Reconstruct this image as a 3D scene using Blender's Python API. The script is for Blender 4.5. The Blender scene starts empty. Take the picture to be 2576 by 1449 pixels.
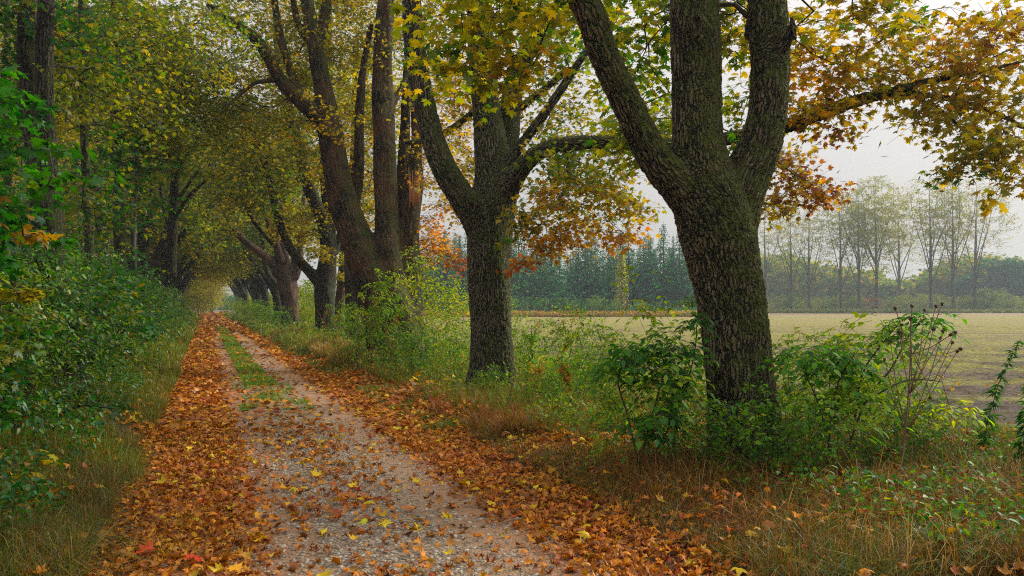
import bpy, math, random
import numpy as np
from mathutils import Vector, kdtree
from mathutils import noise as mnoise

rng = np.random.default_rng(7)
random.seed(7)
SC = bpy.context.scene
COL = SC.collection
F = 2002.5                      # focal length, in pixels of a 2576 px wide picture
TP = 0.02272                    # tangent of the camera's upward tilt
CAMZ = 1.6
cp = 1 / math.sqrt(1 + TP * TP); sp = TP * cp

def P(u, v, d):
    a = (u - 1288) / F; b = (724.5 - v) / F
    y = cp - b * sp; z = sp + b * cp
    return np.array([a / y * d, d, CAMZ + z / y * d])

def xl(y): return -2.45 - 0.385 * (np.asarray(y, float) - 4.7)     # left edge of the track
def tof(x, y): return (np.asarray(x, float) - xl(y)) * 0.933        # metres to the right of that edge
def xof(t, y): return xl(y) + t / 0.933

# ---------------------------------------------------------------- noise
def vnoise(x, y, seed=0):
    """value noise on arrays"""
    x = np.asarray(x, float); y = np.asarray(y, float)
    xi = np.floor(x).astype(np.int64); yi = np.floor(y).astype(np.int64)
    fx = x - xi; fy = y - yi
    fx = fx * fx * (3 - 2 * fx); fy = fy * fy * (3 - 2 * fy)
    def h(a, b):
        n = (a * 374761393 + b * 668265263 + seed * 974634777) & 0xFFFFFFFF
        n = ((n ^ (n >> 13)) * 1274126177) & 0xFFFFFFFF
        return ((n ^ (n >> 16)) & 0xFFFF) / 65535.0
    return (h(xi, yi) * (1 - fx) + h(xi + 1, yi) * fx) * (1 - fy) + (h(xi, yi + 1) * (1 - fx) + h(xi + 1, yi + 1) * fx) * fy

def sstep(a, b, x):
    t = np.clip((x - a) / (b - a), 0, 1); return t * t * (3 - 2 * t)

def hgt(x, y):
    t = tof(x, y)
    left = 0.16 * sstep(0.1, -1.2, t)
    right = 0.13 * sstep(3.0, 4.3, t) * (1 - 0.8 * sstep(7.5, 10.0, t))
    bed = 0.03 * np.exp(-((t - 1.6) / 0.45) ** 2)
    n = 0.05 * (vnoise(x * 0.6, y * 0.6, 1) - 0.5) + 0.02 * (vnoise(x * 2.3, y * 2.3, 2) - 0.5)
    off = sstep(0.0, -0.8, t) + sstep(3.1, 4.2, t)
    return left + right + bed + n * (0.35 + np.clip(off, 0, 1))

# ---------------------------------------------------------------- mesh helpers
def mesh_np(name, V, T, mat=None, col=None, bark=None, smooth=False):
    V = np.ascontiguousarray(V, np.float32); T = np.ascontiguousarray(T, np.int32)
    k = T.shape[1]
    me = bpy.data.meshes.new(name)
    me.vertices.add(len(V)); me.vertices.foreach_set('co', V.ravel())
    me.loops.add(T.size); me.loops.foreach_set('vertex_index', T.ravel())
    me.polygons.add(len(T)); me.polygons.foreach_set('loop_start', np.arange(0, T.size, k, dtype=np.int32))
    if smooth: me.polygons.foreach_set('use_smooth', np.ones(len(T), bool))
    if col is not None:
        a = me.attributes.new('Col', 'FLOAT_COLOR', 'POINT')
        c = np.ones((len(V), 4), np.float32); c[:, :3] = col
        a.data.foreach_set('color', c.ravel())
    if bark is not None:
        a = me.attributes.new('barkco', 'FLOAT_VECTOR', 'POINT')
        a.data.foreach_set('vector', np.ascontiguousarray(bark, np.float32).ravel())
    me.update(calc_edges=True)
    if mat is not None: me.materials.append(mat)
    return me

class Batch:
    def __init__(s): s.V = []; s.T = []; s.C = []; s.B = []; s.n = 0
    def add(s, V, T, C=None, B=None):
        if len(V) == 0: return
        s.V.append(V); s.T.append(T + s.n); s.n += len(V)
        s.C.append(C if C is not None else np.zeros((len(V), 3)))
        if B is not None: s.B.append(B)
    def mesh(s, name, mat, smooth=False):
        return mesh_np(name, np.concatenate(s.V), np.concatenate(s.T), mat, np.concatenate(s.C), np.concatenate(s.B) if s.B else None, smooth)

def link(o): COL.objects.link(o); return o
def tag(o, label=None, cat=None, group=None, kind=None):
    if label: o['label'] = label
    if cat: o['category'] = cat
    if group: o['group'] = group
    if kind: o['kind'] = kind
    return o
def obj(name, me, parent=None, loc=None):
    o = bpy.data.objects.new(name, me); link(o)
    if parent is not None: o.parent = parent
    if loc is not None: o.location = loc
    return o
def thing(name, label, cat, loc, group=None):
    o = bpy.data.objects.new(name, None); link(o); o.location = loc; o.empty_display_size = 0.3
    return tag(o, label, cat, group)
def shift(me, loc):
    n = len(me.vertices); a = np.empty(n * 3, np.float32); me.vertices.foreach_get('co', a)
    a = a.reshape(-1, 3) - np.asarray(loc, np.float32); me.vertices.foreach_set('co', a.ravel()); me.update(); return me
def dup(root, loc, rotz=0, scale=1, label=None, sz=None):
    r = root.copy(); link(r); r.location = loc; r.rotation_euler = (0, 0, rotz); r.scale = (scale, scale, sz or scale)
    if label: r['label'] = label
    for ch in list(root.children):
        c = ch.copy(); link(c); c.parent = r
        for g in ch.children:
            d = g.copy(); link(d); d.parent = c
    return r

# ---------------------------------------------------------------- materials
def newmat(name):
    m = bpy.data.materials.new(name); m.use_nodes = True
    nt = m.node_tree; nt.nodes.clear()
    return m, nt
class N:
    def __init__(s, nt): s.nt = nt
    def __call__(s, typ, ins=None, **kw):
        n = s.nt.nodes.new(typ)
        for k, v in kw.items(): setattr(n, k, v)
        for k, v in (ins or {}).items():
            sock = n.inputs[k]
            if isinstance(v, bpy.types.NodeSocket): s.nt.links.new(v, sock)
            else: sock.default_value = v
        return n
    def mix(s, f, a, b, mode='MIX'):
        n = s.nt.nodes.new('ShaderNodeMix'); n.data_type = 'RGBA'; n.blend_type = mode
        for i, v in ((0, f), (6, a), (7, b)):
            if isinstance(v, bpy.types.NodeSocket): s.nt.links.new(v, n.inputs[i])
            else: n.inputs[i].default_value = v if i == 0 else (*v[:3], 1)
        return n.outputs[2]
    def ramp(s, f, stops):
        n = s.nt.nodes.new('ShaderNodeValToRGB'); s.nt.links.new(f, n.inputs[0])
        cr = n.color_ramp
        while len(cr.elements) < len(stops): cr.elements.new(0.5)
        for e, (p, c) in zip(cr.elements, stops):
            e.position = p; e.color = (*c, 1) if len(c) == 3 else c
        return n.outputs[0]
    def m(s, op, a, b=0.0, c=0.0):
        n = s.nt.nodes.new('ShaderNodeMath'); n.operation = op
        for i, v in enumerate((a, b, c)):
            if isinstance(v, bpy.types.NodeSocket): s.nt.links.new(v, n.inputs[i])
            else: n.inputs[i].default_value = v
        return n.outputs[0]
G = lambda x: (x, x, x)

def leaf_material(name, transl=0.4, gloss=0.05, jitter=0.25, rough=0.45):
    m, nt = newmat(name); n = N(nt)
    at = n('ShaderNodeAttribute', attribute_name='Col')
    geo = n('ShaderNodeNewGeometry')
    nz = n('ShaderNodeTexNoise', {'Vector': geo.outputs['Position'], 'Scale': 28.0, 'Detail': 3.0})
    big = n('ShaderNodeTexNoise', {'Vector': geo.outputs['Position'], 'Scale': 0.7, 'Detail': 2.0})
    oi = n('ShaderNodeObjectInfo')
    v = n.m('MULTIPLY_ADD', nz.outputs[0], jitter * 2.2, 1 - jitter * 1.1)
    v2 = n.m('MULTIPLY', v, n.m('MULTIPLY_ADD', oi.outputs['Random'], 0.24, 0.88))
    hue = n.m('MULTIPLY_ADD', big.outputs[0], 0.05, 0.48)
    hs = n('ShaderNodeHueSaturation', {'Hue': hue, 'Saturation': 1.14, 'Value': v2, 'Color': at.outputs[0]})
    c = hs.outputs[0]
    d = n('ShaderNodeBsdfDiffuse', {'Color': c})
    tc = n.mix(1.0, c, (1.5, 1.35, 0.7), 'MULTIPLY')
    t = n('ShaderNodeBsdfTranslucent', {'Color': tc})
    s1 = n('ShaderNodeMixShader', {0: transl, 1: d.outputs[0], 2: t.outputs[0]})
    g = n('ShaderNodeBsdfGlossy', {'Color': (0.8, 0.85, 0.9, 1), 'Roughness': rough})
    s2 = n('ShaderNodeMixShader', {0: gloss, 1: s1.outputs[0], 2: g.outputs[0]})
    o = n('ShaderNodeOutputMaterial', {0: s2.outputs[0]})
    return m

def bark_material(name, ridge, groove, moss=0.4, lichen=0.5, fine=1.0, disp=0.012, red=0.0, furrow=1.0):
    m, nt = newmat(name); n = N(nt)
    at = n('ShaderNodeAttribute', attribute_name='barkco')
    geo = n('ShaderNodeNewGeometry')
    wob = n('ShaderNodeTexNoise', {'Vector': at.outputs['Vector'], 'Scale': 7.0, 'Detail': 4.0})
    wv = n('ShaderNodeVectorMath', {0: wob.outputs['Color'], 1: (0.5, 0.5, 0.5)}, operation='SUBTRACT')
    wv = n('ShaderNodeVectorMath', {0: wv.outputs[0], 1: (0.10, 0.10, 0.7)}, operation='MULTIPLY')
    cv = n('ShaderNodeVectorMath', {0: at.outputs['Vector'], 1: wv.outputs[0]}, operation='ADD')
    mp = n('ShaderNodeMapping', {'Vector': cv.outputs[0], 'Scale': (1, 1, 0.085)})
    vo = n('ShaderNodeTexVoronoi', {'Vector': mp.outputs[0], 'Scale': 36.0 * fine, 'Randomness': 1.0}, feature='DISTANCE_TO_EDGE')
    n1 = n('ShaderNodeTexNoise', {'Vector': mp.outputs[0], 'Scale': 30.0 * fine, 'Detail': 6.0, 'Roughness': 0.65})
    n2 = n('ShaderNodeTexNoise', {'Vector': geo.outputs['Position'], 'Scale': 2.2, 'Detail': 4.0})
    n3 = n('ShaderNodeTexNoise', {'Vector': geo.outputs['Position'], 'Scale': 70.0, 'Detail': 4.0, 'Roughness': 0.7})
    rid = n.ramp(vo.outputs['Distance'], [(0.06, G(0)), (0.24, G(1))])
    rdg = n.m('SUBTRACT', 1.0, n.m('ABSOLUTE', n.m('MULTIPLY_ADD', n1.outputs[0], 3.0, -1.5)))
    rid = n.m('MULTIPLY', n.m('MULTIPLY', rid, n.m('MULTIPLY_ADD', rdg, 0.75, 0.3)), n.m('MULTIPLY_ADD', n3.outputs[0], 1.2, 0.4))
    base = n.ramp(rid, [(0.08, groove), (0.40, tuple((a + b) / 2 for a, b in zip(groove, ridge))), (0.85, ridge)])
    var = n.m('MULTIPLY_ADD', n2.outputs[0], 1.8, 0.1)
    base = n.mix(1.0, base, n('ShaderNodeCombineColor', {0: var, 1: var, 2: var}).outputs[0], 'MULTIPLY')
    if red:
        base = n.mix(n.ramp(n2.outputs[0], [(0.42, G(0)), (0.62, G(red))]), base, (0.13, 0.055, 0.028))
    # lichen flecks on the ridges
    lv = n('ShaderNodeTexNoise', {'Vector': geo.outputs['Position'], 'Scale': 48.0, 'Detail': 4.0, 'Roughness': 0.65})
    lf = n.m('MULTIPLY', n.ramp(lv.outputs[0], [(0.545, G(0)), (0.63, G(1))]), n.ramp(rid, [(0.35, G(0)), (0.6, G(lichen))]))
    base = n.mix(lf, base, (0.36, 0.35, 0.28))
    # moss where bark faces up or to the weather side
    nrm = n('ShaderNodeVectorMath', {0: geo.outputs['Normal'], 1: (0.55, -0.15, 0.8)}, operation='DOT_PRODUCT')
    mo = n('ShaderNodeTexNoise', {'Vector': geo.outputs['Position'], 'Scale': 6.0, 'Detail': 5.0, 'Roughness': 0.7})
    mf = n.m('ADD', n.m('MULTIPLY', nrm.outputs['Value'], 0.38), mo.outputs[0])
    mf = n.ramp(mf, [(0.57 + 0.12 * (1 - moss), G(0)), (0.70 + 0.1 * (1 - moss), G(min(1, moss * 1.7)))])
    mcol = n.mix(n3.outputs[0], (0.012, 0.018, 0.003), (0.10, 0.14, 0.010))
    base = n.mix(mf, base, mcol)
    pb = n('ShaderNodeBsdfPrincipled', {'Base Color': base, 'Roughness': 0.9})
    pb.inputs['Specular IOR Level'].default_value = 0.25
    hgtv = n.m('ADD', n.m('MULTIPLY', rid, 0.8 * furrow), n.m('MULTIPLY', n3.outputs[0], 0.25))
    hgtv = n.m('ADD', hgtv, n.m('MULTIPLY', mf, 0.35))
    if disp > 0:
        dp = n('ShaderNodeDisplacement', {'Height': hgtv, 'Midlevel': 0.5, 'Scale': disp})
        n('ShaderNodeOutputMaterial', {0: pb.outputs[0], 2: dp.outputs[0]})
        m.displacement_method = 'BOTH'
    else:
        bp = n('ShaderNodeBump', {'Height': hgtv, 'Strength': 1.0, 'Distance': 0.02})
        nt.links.new(bp.outputs[0], pb.inputs['Normal'])
        n('ShaderNodeOutputMaterial', {0: pb.outputs[0]})
    return m

def plain(name, c, rough=0.8, var=0.3, scale=30.0):
    m, nt = newmat(name); n = N(nt)
    geo = n('ShaderNodeNewGeometry')
    nz = n('ShaderNodeTexNoise', {'Vector': geo.outputs['Position'], 'Scale': scale, 'Detail': 4.0})
    b = n.mix(nz.outputs[0], tuple(x * (1 - var) for x in c), tuple(x * (1 + var) for x in c))
    pb = n('ShaderNodeBsdfPrincipled', {'Base Color': b, 'Roughness': rough})
    bp = n('ShaderNodeBump', {'Height': nz.outputs[0], 'Strength': 0.5, 'Distance': 0.01})
    nt.links.new(bp.outputs[0], pb.inputs['Normal'])
    n('ShaderNodeOutputMaterial', {0: pb.outputs[0]})
    return m

M_LEAF = leaf_material('leaf', 0.55, 0.02)
M_LEAFG = leaf_material('glossy_leaf', 0.4, 0.035, rough=0.45)
M_LITTER = leaf_material('fallen_leaf', 0.12, 0.03, 0.42, 0.5)
M_GRASS = leaf_material('grass_blade', 0.25, 0.04, 0.2)
M_NEEDLE = leaf_material('needles', 0.1, 0.02, 0.3)
M_BARK1 = bark_material('maple_bark', (0.12, 0.086, 0.052), (0.003, 0.003, 0.002), moss=0.85, lichen=0.7, disp=0.02)
M_BARK2 = bark_material('furrowed_bark', (0.145, 0.115, 0.078), (0.003, 0.004, 0.003), moss=0.55, lichen=0.9, disp=0.02)
M_BARK3 = bark_material('old_bark', (0.065, 0.042, 0.026), (0.010, 0.007, 0.005), moss=0.35, lichen=0.4, fine=0.45, disp=0.02, red=0.45, furrow=0.6)
M_BARKD = bark_material('dark_bark', (0.07, 0.054, 0.037), (0.008, 0.006, 0.004), moss=0.3, lichen=0.3, fine=0.6, disp=0)
M_BARKR = bark_material('reddish_bark', (0.12, 0.070, 0.048), (0.015, 0.009, 0.007), moss=0.1, lichen=0.3, fine=0.5, disp=0, red=0.5)
M_BARKP = bark_material('poplar_bark', (0.10, 0.092, 0.08), (0.03, 0.027, 0.024), moss=0.0, lichen=0.2, fine=0.2, disp=0)
M_TWIG = plain('twig_bark', (0.035, 0.024, 0.016))
M_STEM = plain('green_stem', (0.06, 0.05, 0.02))
M_DRY = plain('dry_stem', (0.12, 0.06, 0.03))
M_HOLE = plain('rotten_wood', (0.025, 0.012, 0.007), 0.95)
M_SPLIT = plain('split_wood', (0.34, 0.13, 0.05), 0.8, 0.6, 18)
M_BERRY = plain('berry', (0.008, 0.006, 0.012), 0.3)
M_BURR = plain('seed_head', (0.10, 0.045, 0.028), 0.9, 0.5, 120)

# ---------------------------------------------------------------- palettes (linear albedo)
C = dict(dg=(0.014, 0.075, 0.010), g=(0.042, 0.155, 0.012), bg=(0.15, 0.32, 0.014), ol=(0.205, 0.215, 0.013), yg=(0.34, 0.40, 0.018),
         y=(0.56, 0.38, 0.018), o=(0.58, 0.19, 0.012), r=(0.28, 0.045, 0.016), b=(0.20, 0.070, 0.022), tan=(0.46, 0.21, 0.07),
         red=(0.50, 0.02, 0.012), straw=(0.30, 0.20, 0.075), bb=(0.09, 0.04, 0.022), teal=(0.010, 0.070, 0.034))
def pal(n, **w):
    ks = list(w); p = np.array([w[k] for k in ks], float); p /= p.sum()
    i = rng.choice(len(ks), n, p=p); c = np.array([C[k] for k in ks])[i]
    j = rng.choice(len(ks), n, p=p); c2 = np.array([C[k] for k in ks])[j]
    f = rng.random((n, 1)) * 0.35
    return (c * (1 - f) + c2 * f) * (0.75 + 0.5 * rng.random((n, 1)))

# ---------------------------------------------------------------- leaf templates (x across, y along, z normal)
def fan(outline, c=(0, 0.32)):
    o = np.array(outline, float); V = np.vstack([[c], o]); k = len(o)
    T = np.array([[0, 1 + i, 1 + (i + 1) % k] for i in range(k)])
    return np.column_stack([V, np.zeros(len(V))]), T
def curl(V, a, b, s=0.0):
    V = V.copy(); x, y = V[:, 0].copy(), V[:, 1].copy() - 0.35
    V[:, 2] = -a * x * x - b * y * y + s * x * y; V[:, 2] += 0.12 * np.abs(x) * 0.6
    return V
def mirror(r): return [(0, 0.0)] + r + [(0, 1.0)] + [(-x, y) for x, y in r[::-1]]
MAP_HI, T_HI = fan(mirror([(0.10, -0.06), (0.30, -0.10), (0.22, 0.06), (0.42, 0.06), (0.60, 0.16), (0.42, 0.24), (0.40, 0.33), (0.56, 0.55), (0.36, 0.53), (0.26, 0.46), (0.17, 0.52), (0.19, 0.72), (0.09, 0.78)]))
MAP_LO, T_LO = fan(mirror([(0.28, -0.08), (0.24, 0.07), (0.58, 0.15), (0.38, 0.30), (0.50, 0.55), (0.18, 0.50)]))
MAP_HI = curl(MAP_HI, 0.35, 0.25); MAP_LO = curl(MAP_LO, 0.35, 0.25)
OV = np.array([(0, 0, 0), (0.24, 0.3, 0.06), (0.2, 0.62, 0.03), (0, 1, -0.12), (-0.2, 0.62, 0.03), (-0.24, 0.3, 0.06), (0, 0.45, -0.02)]); T_OV = np.array([[0, 1, 6], [1, 2, 6], [2, 3, 6], [3, 4, 6], [4, 5, 6], [5, 0, 6]])
QD = np.array([(0, 0, 0), (0.42, 0.5, 0.05), (0, 1, -0.1), (-0.42, 0.45, 0.05)]); T_QD = np.array([[0, 1, 2], [0, 2, 3]])
LN = np.array([(0, 0, 0), (0.09, 0.35, 0.03), (0, 1, -0.25), (-0.09, 0.35, 0.03)]); T_LN = T_QD

def rots(head, pitch, roll):
    """leaf frames: heading, pitch (down +) and roll, arrays -> (n,3,3) with columns x,y,z"""
    ch, sh = np.cos(head), np.sin(head); cpi, spi = np.cos(pitch), np.sin(pitch)
    y = np.stack([ch * cpi, sh * cpi, -spi], -1)
    x0 = np.stack([sh, -ch, 0 * ch], -1); z0 = np.cross(x0, y)
    cr, sr = np.cos(roll)[:, None], np.sin(roll)[:, None]
    return np.stack([x0 * cr + z0 * sr, y, z0 * cr - x0 * sr], -1)

def scatter(batch, tmpl, tris, pos, R, size, col, vary=0.0):
    n = len(pos)
    if n == 0: return
    k = len(tmpl)
    t = np.broadcast_to(tmpl, (n, k, 3))
    if vary:
        t = t.copy(); t[:, :, 2] *= (1 + vary * rng.normal(size=(n, 1))); t[:, :, 0] *= (1 + 0.15 * rng.normal(size=(n, 1)))
    V = np.einsum('nij,nkj->nki', R, t) * np.asarray(size).reshape(-1, 1, 1) + pos[:, None, :]
    T = (tris[None] + (np.arange(n) * k)[:, None, None]).reshape(-1, 3)
    batch.add(V.reshape(-1, 3), T, np.repeat(col, k, axis=0))

def tube(pts, rad, sides=6, s0=0.0, flare=None, seed=0, rough=0.0):
    pts = np.asarray(pts, float); rad = np.asarray(rad, float); n = len(pts)
    t = np.gradient(pts, axis=0); t /= np.linalg.norm(t, axis=1, keepdims=True) + 1e-9
    ref = np.array([1.0, 0.2, 0]) if abs(t[:, 2]).mean() > 0.6 else np.array([0.1, 0.1, 1.0])
    a = np.cross(t, ref); a /= np.linalg.norm(a, axis=1, keepdims=True) + 1e-9
    b = np.cross(t, a)
    th = np.arange(sides) * 2 * math.pi / sides
    s = s0 + np.concatenate([[0], np.cumsum(np.linalg.norm(np.diff(pts, axis=0), axis=1))])
    rr = rad[:, None] * np.ones((1, sides))
    if rough:
        rr = rr * (1 + rough * (np.sin(3 * th[None] + s[:, None] * 1.9 + seed) * 0.6 + np.sin(2 * th[None] - s[:, None] * 3.1 + seed * 2) * 0.5 + np.sin(5 * th[None] + s[:, None] * 1.1) * 0.35))
    if flare is not None:
        rr = rr * (1 + flare[:, None] * (0.5 + 0.5 * np.sin(5 * th[None] + seed)))
    V = pts[:, None] + a[:, None] * (rr * np.cos(th))[..., None] + b[:, None] * (rr * np.sin(th))[..., None]
    B = np.stack([rr * np.cos(th), rr * np.sin(th), np.repeat(s[:, None], sides, 1)], -1)
    i = np.arange(n - 1)[:, None] * sides; j = np.arange(sides)[None]; j2 = (j + 1) % sides
    q = np.stack([i + j, i + j2, i + sides + j2, i + sides + j], -1).reshape(-1, 4)
    T = np.concatenate([q[:, [0, 1, 2]], q[:, [0, 2, 3]]])
    V = V.reshape(-1, 3); B = B.reshape(-1, 3)
    c0, c1 = len(V), len(V) + 1
    V = np.vstack([V, pts[0], pts[-1]]); B = np.vstack([B, [0, 0, s[0]], [0, 0, s[-1]]])
    jj = np.arange(sides); e = (n - 1) * sides
    T = np.concatenate([T, np.stack([np.full(sides, c0), (jj + 1) % sides, jj], -1), np.stack([np.full(sides, c1), e + jj, e + (jj + 1) % sides], -1)])
    return V, T, B
def add_tube(batch, pts, rad, sides=6, **k):
    V, T, B = tube(pts, rad, sides, **k); batch.add(V, T, None, B)

def spline(ctrl, step):
    """Catmull-Rom through rows (x,y,z,r), resampled every `step` metres"""
    c = np.asarray(ctrl, float); c = np.vstack([2 * c[0] - c[1], c, 2 * c[-1] - c[-2]]); out = []
    for i in range(1, len(c) - 2):
        p0, p1, p2, p3 = c[i - 1:i + 3]; m = max(2, int(np.linalg.norm(p2[:3] - p1[:3]) / step))
        t = np.linspace(0, 1, m, endpoint=False)[:, None]
        out.append(0.5 * (2 * p1 + (p2 - p0) * t + (2 * p0 - 5 * p1 + 4 * p2 - p3) * t * t + (3 * p1 - p0 - 3 * p2 + p3) * t ** 3))
    out.append(c[-2][None]); o = np.vstack(out); o[:, 3] = np.maximum(o[:, 3], 0.003); return o

# ---------------------------------------------------------------- branching: attractors joined to the nearest wood
class Skel:
    def __init__(s): s.p = []; s.par = []; s.fix = []; s.len = []
    def node(s, p, par, r=0.0):
        s.p.append(np.asarray(p, float)); s.par.append(par); s.fix.append(r)
        s.len.append(0 if par < 0 else s.len[par] + np.linalg.norm(s.p[-1] - s.p[par])); return len(s.p) - 1
    def limb(s, pts, r, par=-1):
        for q, rr in zip(pts, r): par = s.node(q, par, rr)
    def grow(s, A, bal=0.12, step=0.4, droop=0.0, jit=0.06, minz=-9):
        A = np.asarray(A, float)
        Pn = np.array(s.p); cap = len(Pn) + len(A) * 40
        buf = np.zeros((cap, 3)); buf[:len(Pn)] = Pn; ln = np.zeros(cap); ln[:len(Pn)] = s.len; m = len(Pn)
        base = buf[:m]
        dmin = np.array([np.min(np.linalg.norm(base - a, axis=1)) for a in A]); tips = []
        for a in A[np.argsort(dmin)]:
            dv = buf[:m] - a; d = np.linalg.norm(dv, axis=1)
            cost = d + bal * ln[:m] + np.where(buf[:m, 2] > a[2] + 0.3, 0.5 * (buf[:m, 2] - a[2]), 0) + np.where(buf[:m, 2] < minz, 50, 0)
            i = int(np.argmin(cost)); p0 = s.p[i]; D = a - p0; L = np.linalg.norm(D)
            if L < 0.02: tips.append(i); continue
            k = max(1, int(round(L / step)))
            pd = (p0 - s.p[s.par[i]]) if s.par[i] >= 0 else np.array([0, 0, 1.0]); pd = pd / (np.linalg.norm(pd) + 1e-9)
            ctrl = p0 + (pd * 0.4 + D / L * 0.6) * L * 0.45 + np.array([0, 0, 0.06 * L])
            par = i
            for q in range(1, k + 1):
                t = q / k; pt = (1 - t) ** 2 * p0 + 2 * t * (1 - t) * ctrl + t * t * a
                if q < k: pt = pt + rng.normal(size=3) * jit * min(1, L)
                par = s.node(pt, par); buf[m] = pt; ln[m] = s.len[par]; m += 1
                if m >= cap: break
            tips.append(par)
            if m >= cap: break
        return tips
    def radii(s, tip=0.004, ex=2.3):
        n = len(s.p); acc = np.zeros(n); ch = [0] * n
        for i in range(n - 1, -1, -1):
            r = acc[i] ** (1 / ex) if acc[i] > 0 else tip
            if s.fix[i] > 0: r = s.fix[i]
            acc[i] = r
            if s.par[i] >= 0 and not s.fix[i]: acc[s.par[i]] += r ** ex
        return acc
    def mesh(s, batch, tip=0.004, sides=5, grown_only=True, ex=2.3):
        R = s.radii(tip, ex); n = len(s.p); kids = [[] for _ in range(n)]
        for i in range(n):
            if s.par[i] >= 0 and not s.fix[i]: kids[s.par[i]].append(i)
        starts = [(s.par[i], i) for i in range(n) if not s.fix[i] and s.par[i] >= 0 and s.fix[s.par[i]] > 0]
        if not any(s.fix): starts = [(0, k) for k in kids[0]]
        while starts:
            p, i = starts.pop(); ch = [p, i]
            while kids[i]:
                ks = sorted(kids[i], key=lambda q: -R[q]); starts += [(i, q) for q in ks[1:]]; i = ks[0]; ch.append(i)
            pts = np.array([s.p[q] for q in ch]); rr = np.array([R[q] for q in ch]); rr[0] = min(rr[0], rr[1] * 1.15)
            sd = sides if rr[0] > 0.02 else (4 if rr[0] > 0.009 else 3)
            add_tube(batch, pts, rr, sd)

# ---------------------------------------------------------------- sprays: twiglets with leaves, built once, stamped many times
def spray_template(n, rad, lsz, droop=0.5, flat=0.55):
    """positions, frames and sizes of leaves on a few forked twiglets"""
    segs = []; pos = []; head = []
    nb = max(2, n // 5)
    for b in range(nb):
        a = rng.uniform(0, 2 * math.pi); L = rad * rng.uniform(0.6, 1.25)
        e = np.array([math.cos(a) * L, math.sin(a) * L, rng.normal() * rad * flat * 0.6 - 0.1 * rad])
        segs.append((np.zeros(3), e))
        for q in range(max(2, n // nb)):
            t = rng.uniform(0.25, 1.05); p = e * t + rng.normal(size=3) * rad * 0.16
            pos.append(p); head.append(a + rng.normal() * 1.0)
    pos = np.array(pos); head = np.array(head); k = len(pos)
    return dict(pos=pos, head=head, pitch=rng.normal(droop, 0.38, k), roll=rng.normal(0, 0.5, k), size=lsz * rng.uniform(0.65, 1.2, k), segs=segs)
def compound_template(n, rad, lsz, leaflets=7):
    """pinnate leaves: n leaves, each a rachis with paired leaflets"""
    pos = []; head = []; pitch = []; roll = []; size = []; segs = []
    for b in range(n):
        a = rng.uniform(0, 2 * math.pi); L = lsz * 3.0 * rng.uniform(0.8, 1.15); up = rng.uniform(-0.2, 0.5)
        o = np.array([math.cos(a), math.sin(a), 0]) * rad * rng.uniform(0, 0.5) + np.array([0, 0, rng.normal() * rad * 0.5])
        prev = o
        for q in range(leaflets // 2 + 1):
            t = (0.35 + 0.65 * q / (leaflets // 2)); dz = up * t - 0.55 * t * t
            c = o + np.array([math.cos(a) * t, math.sin(a) * t, dz]) * L
            segs.append((prev, c)); prev = c
            if q == leaflets // 2: pos.append(c); head.append(a); pitch.append(0.6); roll.append(0); size.append(lsz * 1.1)
            else:
                for sg in (-1, 1):
                    pos.append(c); head.append(a + sg * rng.uniform(0.8, 1.15)); pitch.append(rng.normal(0.3, 0.2)); roll.append(rng.normal(0, 0.25)); size.append(lsz * rng.uniform(0.8, 1.05))
    return dict(pos=np.array(pos), head=np.array(head), pitch=np.array(pitch), roll=np.array(roll), size=np.array(size), segs=segs)

def stamp(batch, tw, templates, pts, kind='hi', colfn=None, scale=1.0, twigr=0.0022, twigs=True):
    pts = np.asarray(pts, float)
    if len(pts) == 0: return
    tm, tr = {'hi': (MAP_HI, T_HI), 'lo': (MAP_LO, T_LO), 'ov': (OV, T_OV), 'qd': (QD, T_QD), 'ln': (LN, T_LN)}[kind]
    ti = rng.integers(0, len(templates), len(pts)); az = rng.uniform(0, 2 * math.pi, len(pts)); sc = scale * rng.uniform(0.8, 1.2, len(pts))
    for k, tp in enumerate(templates):
        I = np.where(ti == k)[0]
        if not len(I): continue
        c, s = np.cos(az[I]), np.sin(az[I]); m = len(tp['pos'])
        def rotp(q): return np.stack([q[None, :, 0] * c[:, None] - q[None, :, 1] * s[:, None], q[None, :, 0] * s[:, None] + q[None, :, 1] * c[:, None], np.broadcast_to(q[None, :, 2], (len(I), len(q)))], -1) * sc[I][:, None, None] + pts[I][:, None]
        Pp = rotp(tp['pos']).reshape(-1, 3)
        H = (tp['head'][None] + az[I][:, None]).ravel(); nn = len(H)
        R = rots(H + rng.normal(size=nn) * 0.25, np.tile(tp['pitch'], len(I)) + rng.normal(size=nn) * 0.15, np.tile(tp['roll'], len(I)) + rng.normal(size=nn) * 0.15)
        S = np.tile(tp['size'], len(I)) * np.repeat(np.sqrt(sc[I] / scale), m)
        scatter(batch, tm, tr, Pp, R, S, colfn(Pp, np.repeat(I, m)), 0.4)
        if twigs and tw is not None and tp['segs']:
            A = rotp(np.array([q[0] for q in tp['segs']])).reshape(-1, 3); Bq = rotp(np.array([q[1] for q in tp['segs']])).reshape(-1, 3)
            d = Bq - A; d /= np.linalg.norm(d, axis=1, keepdims=True) + 1e-9
            e1 = np.cross(d, [0.3, 0.2, 1]); e1 /= np.linalg.norm(e1, axis=1, keepdims=True) + 1e-9; e2 = np.cross(d, e1)
            V = []
            for base, r in ((A, twigr), (Bq, twigr * 0.5)):
                for th in (0, 2.094, 4.189): V.append(base + (e1 * math.cos(th) + e2 * math.sin(th)) * r)
            V = np.stack(V, 1).reshape(-1, 3)
            t0 = np.array([[0, 1, 4], [0, 4, 3], [1, 2, 5], [1, 5, 4], [2, 0, 3], [2, 3, 5]])
            T = (t0[None] + (np.arange(len(A)) * 6)[:, None, None]).reshape(-1, 3)
            tw.add(V, T, None, V * 1.0)

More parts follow.
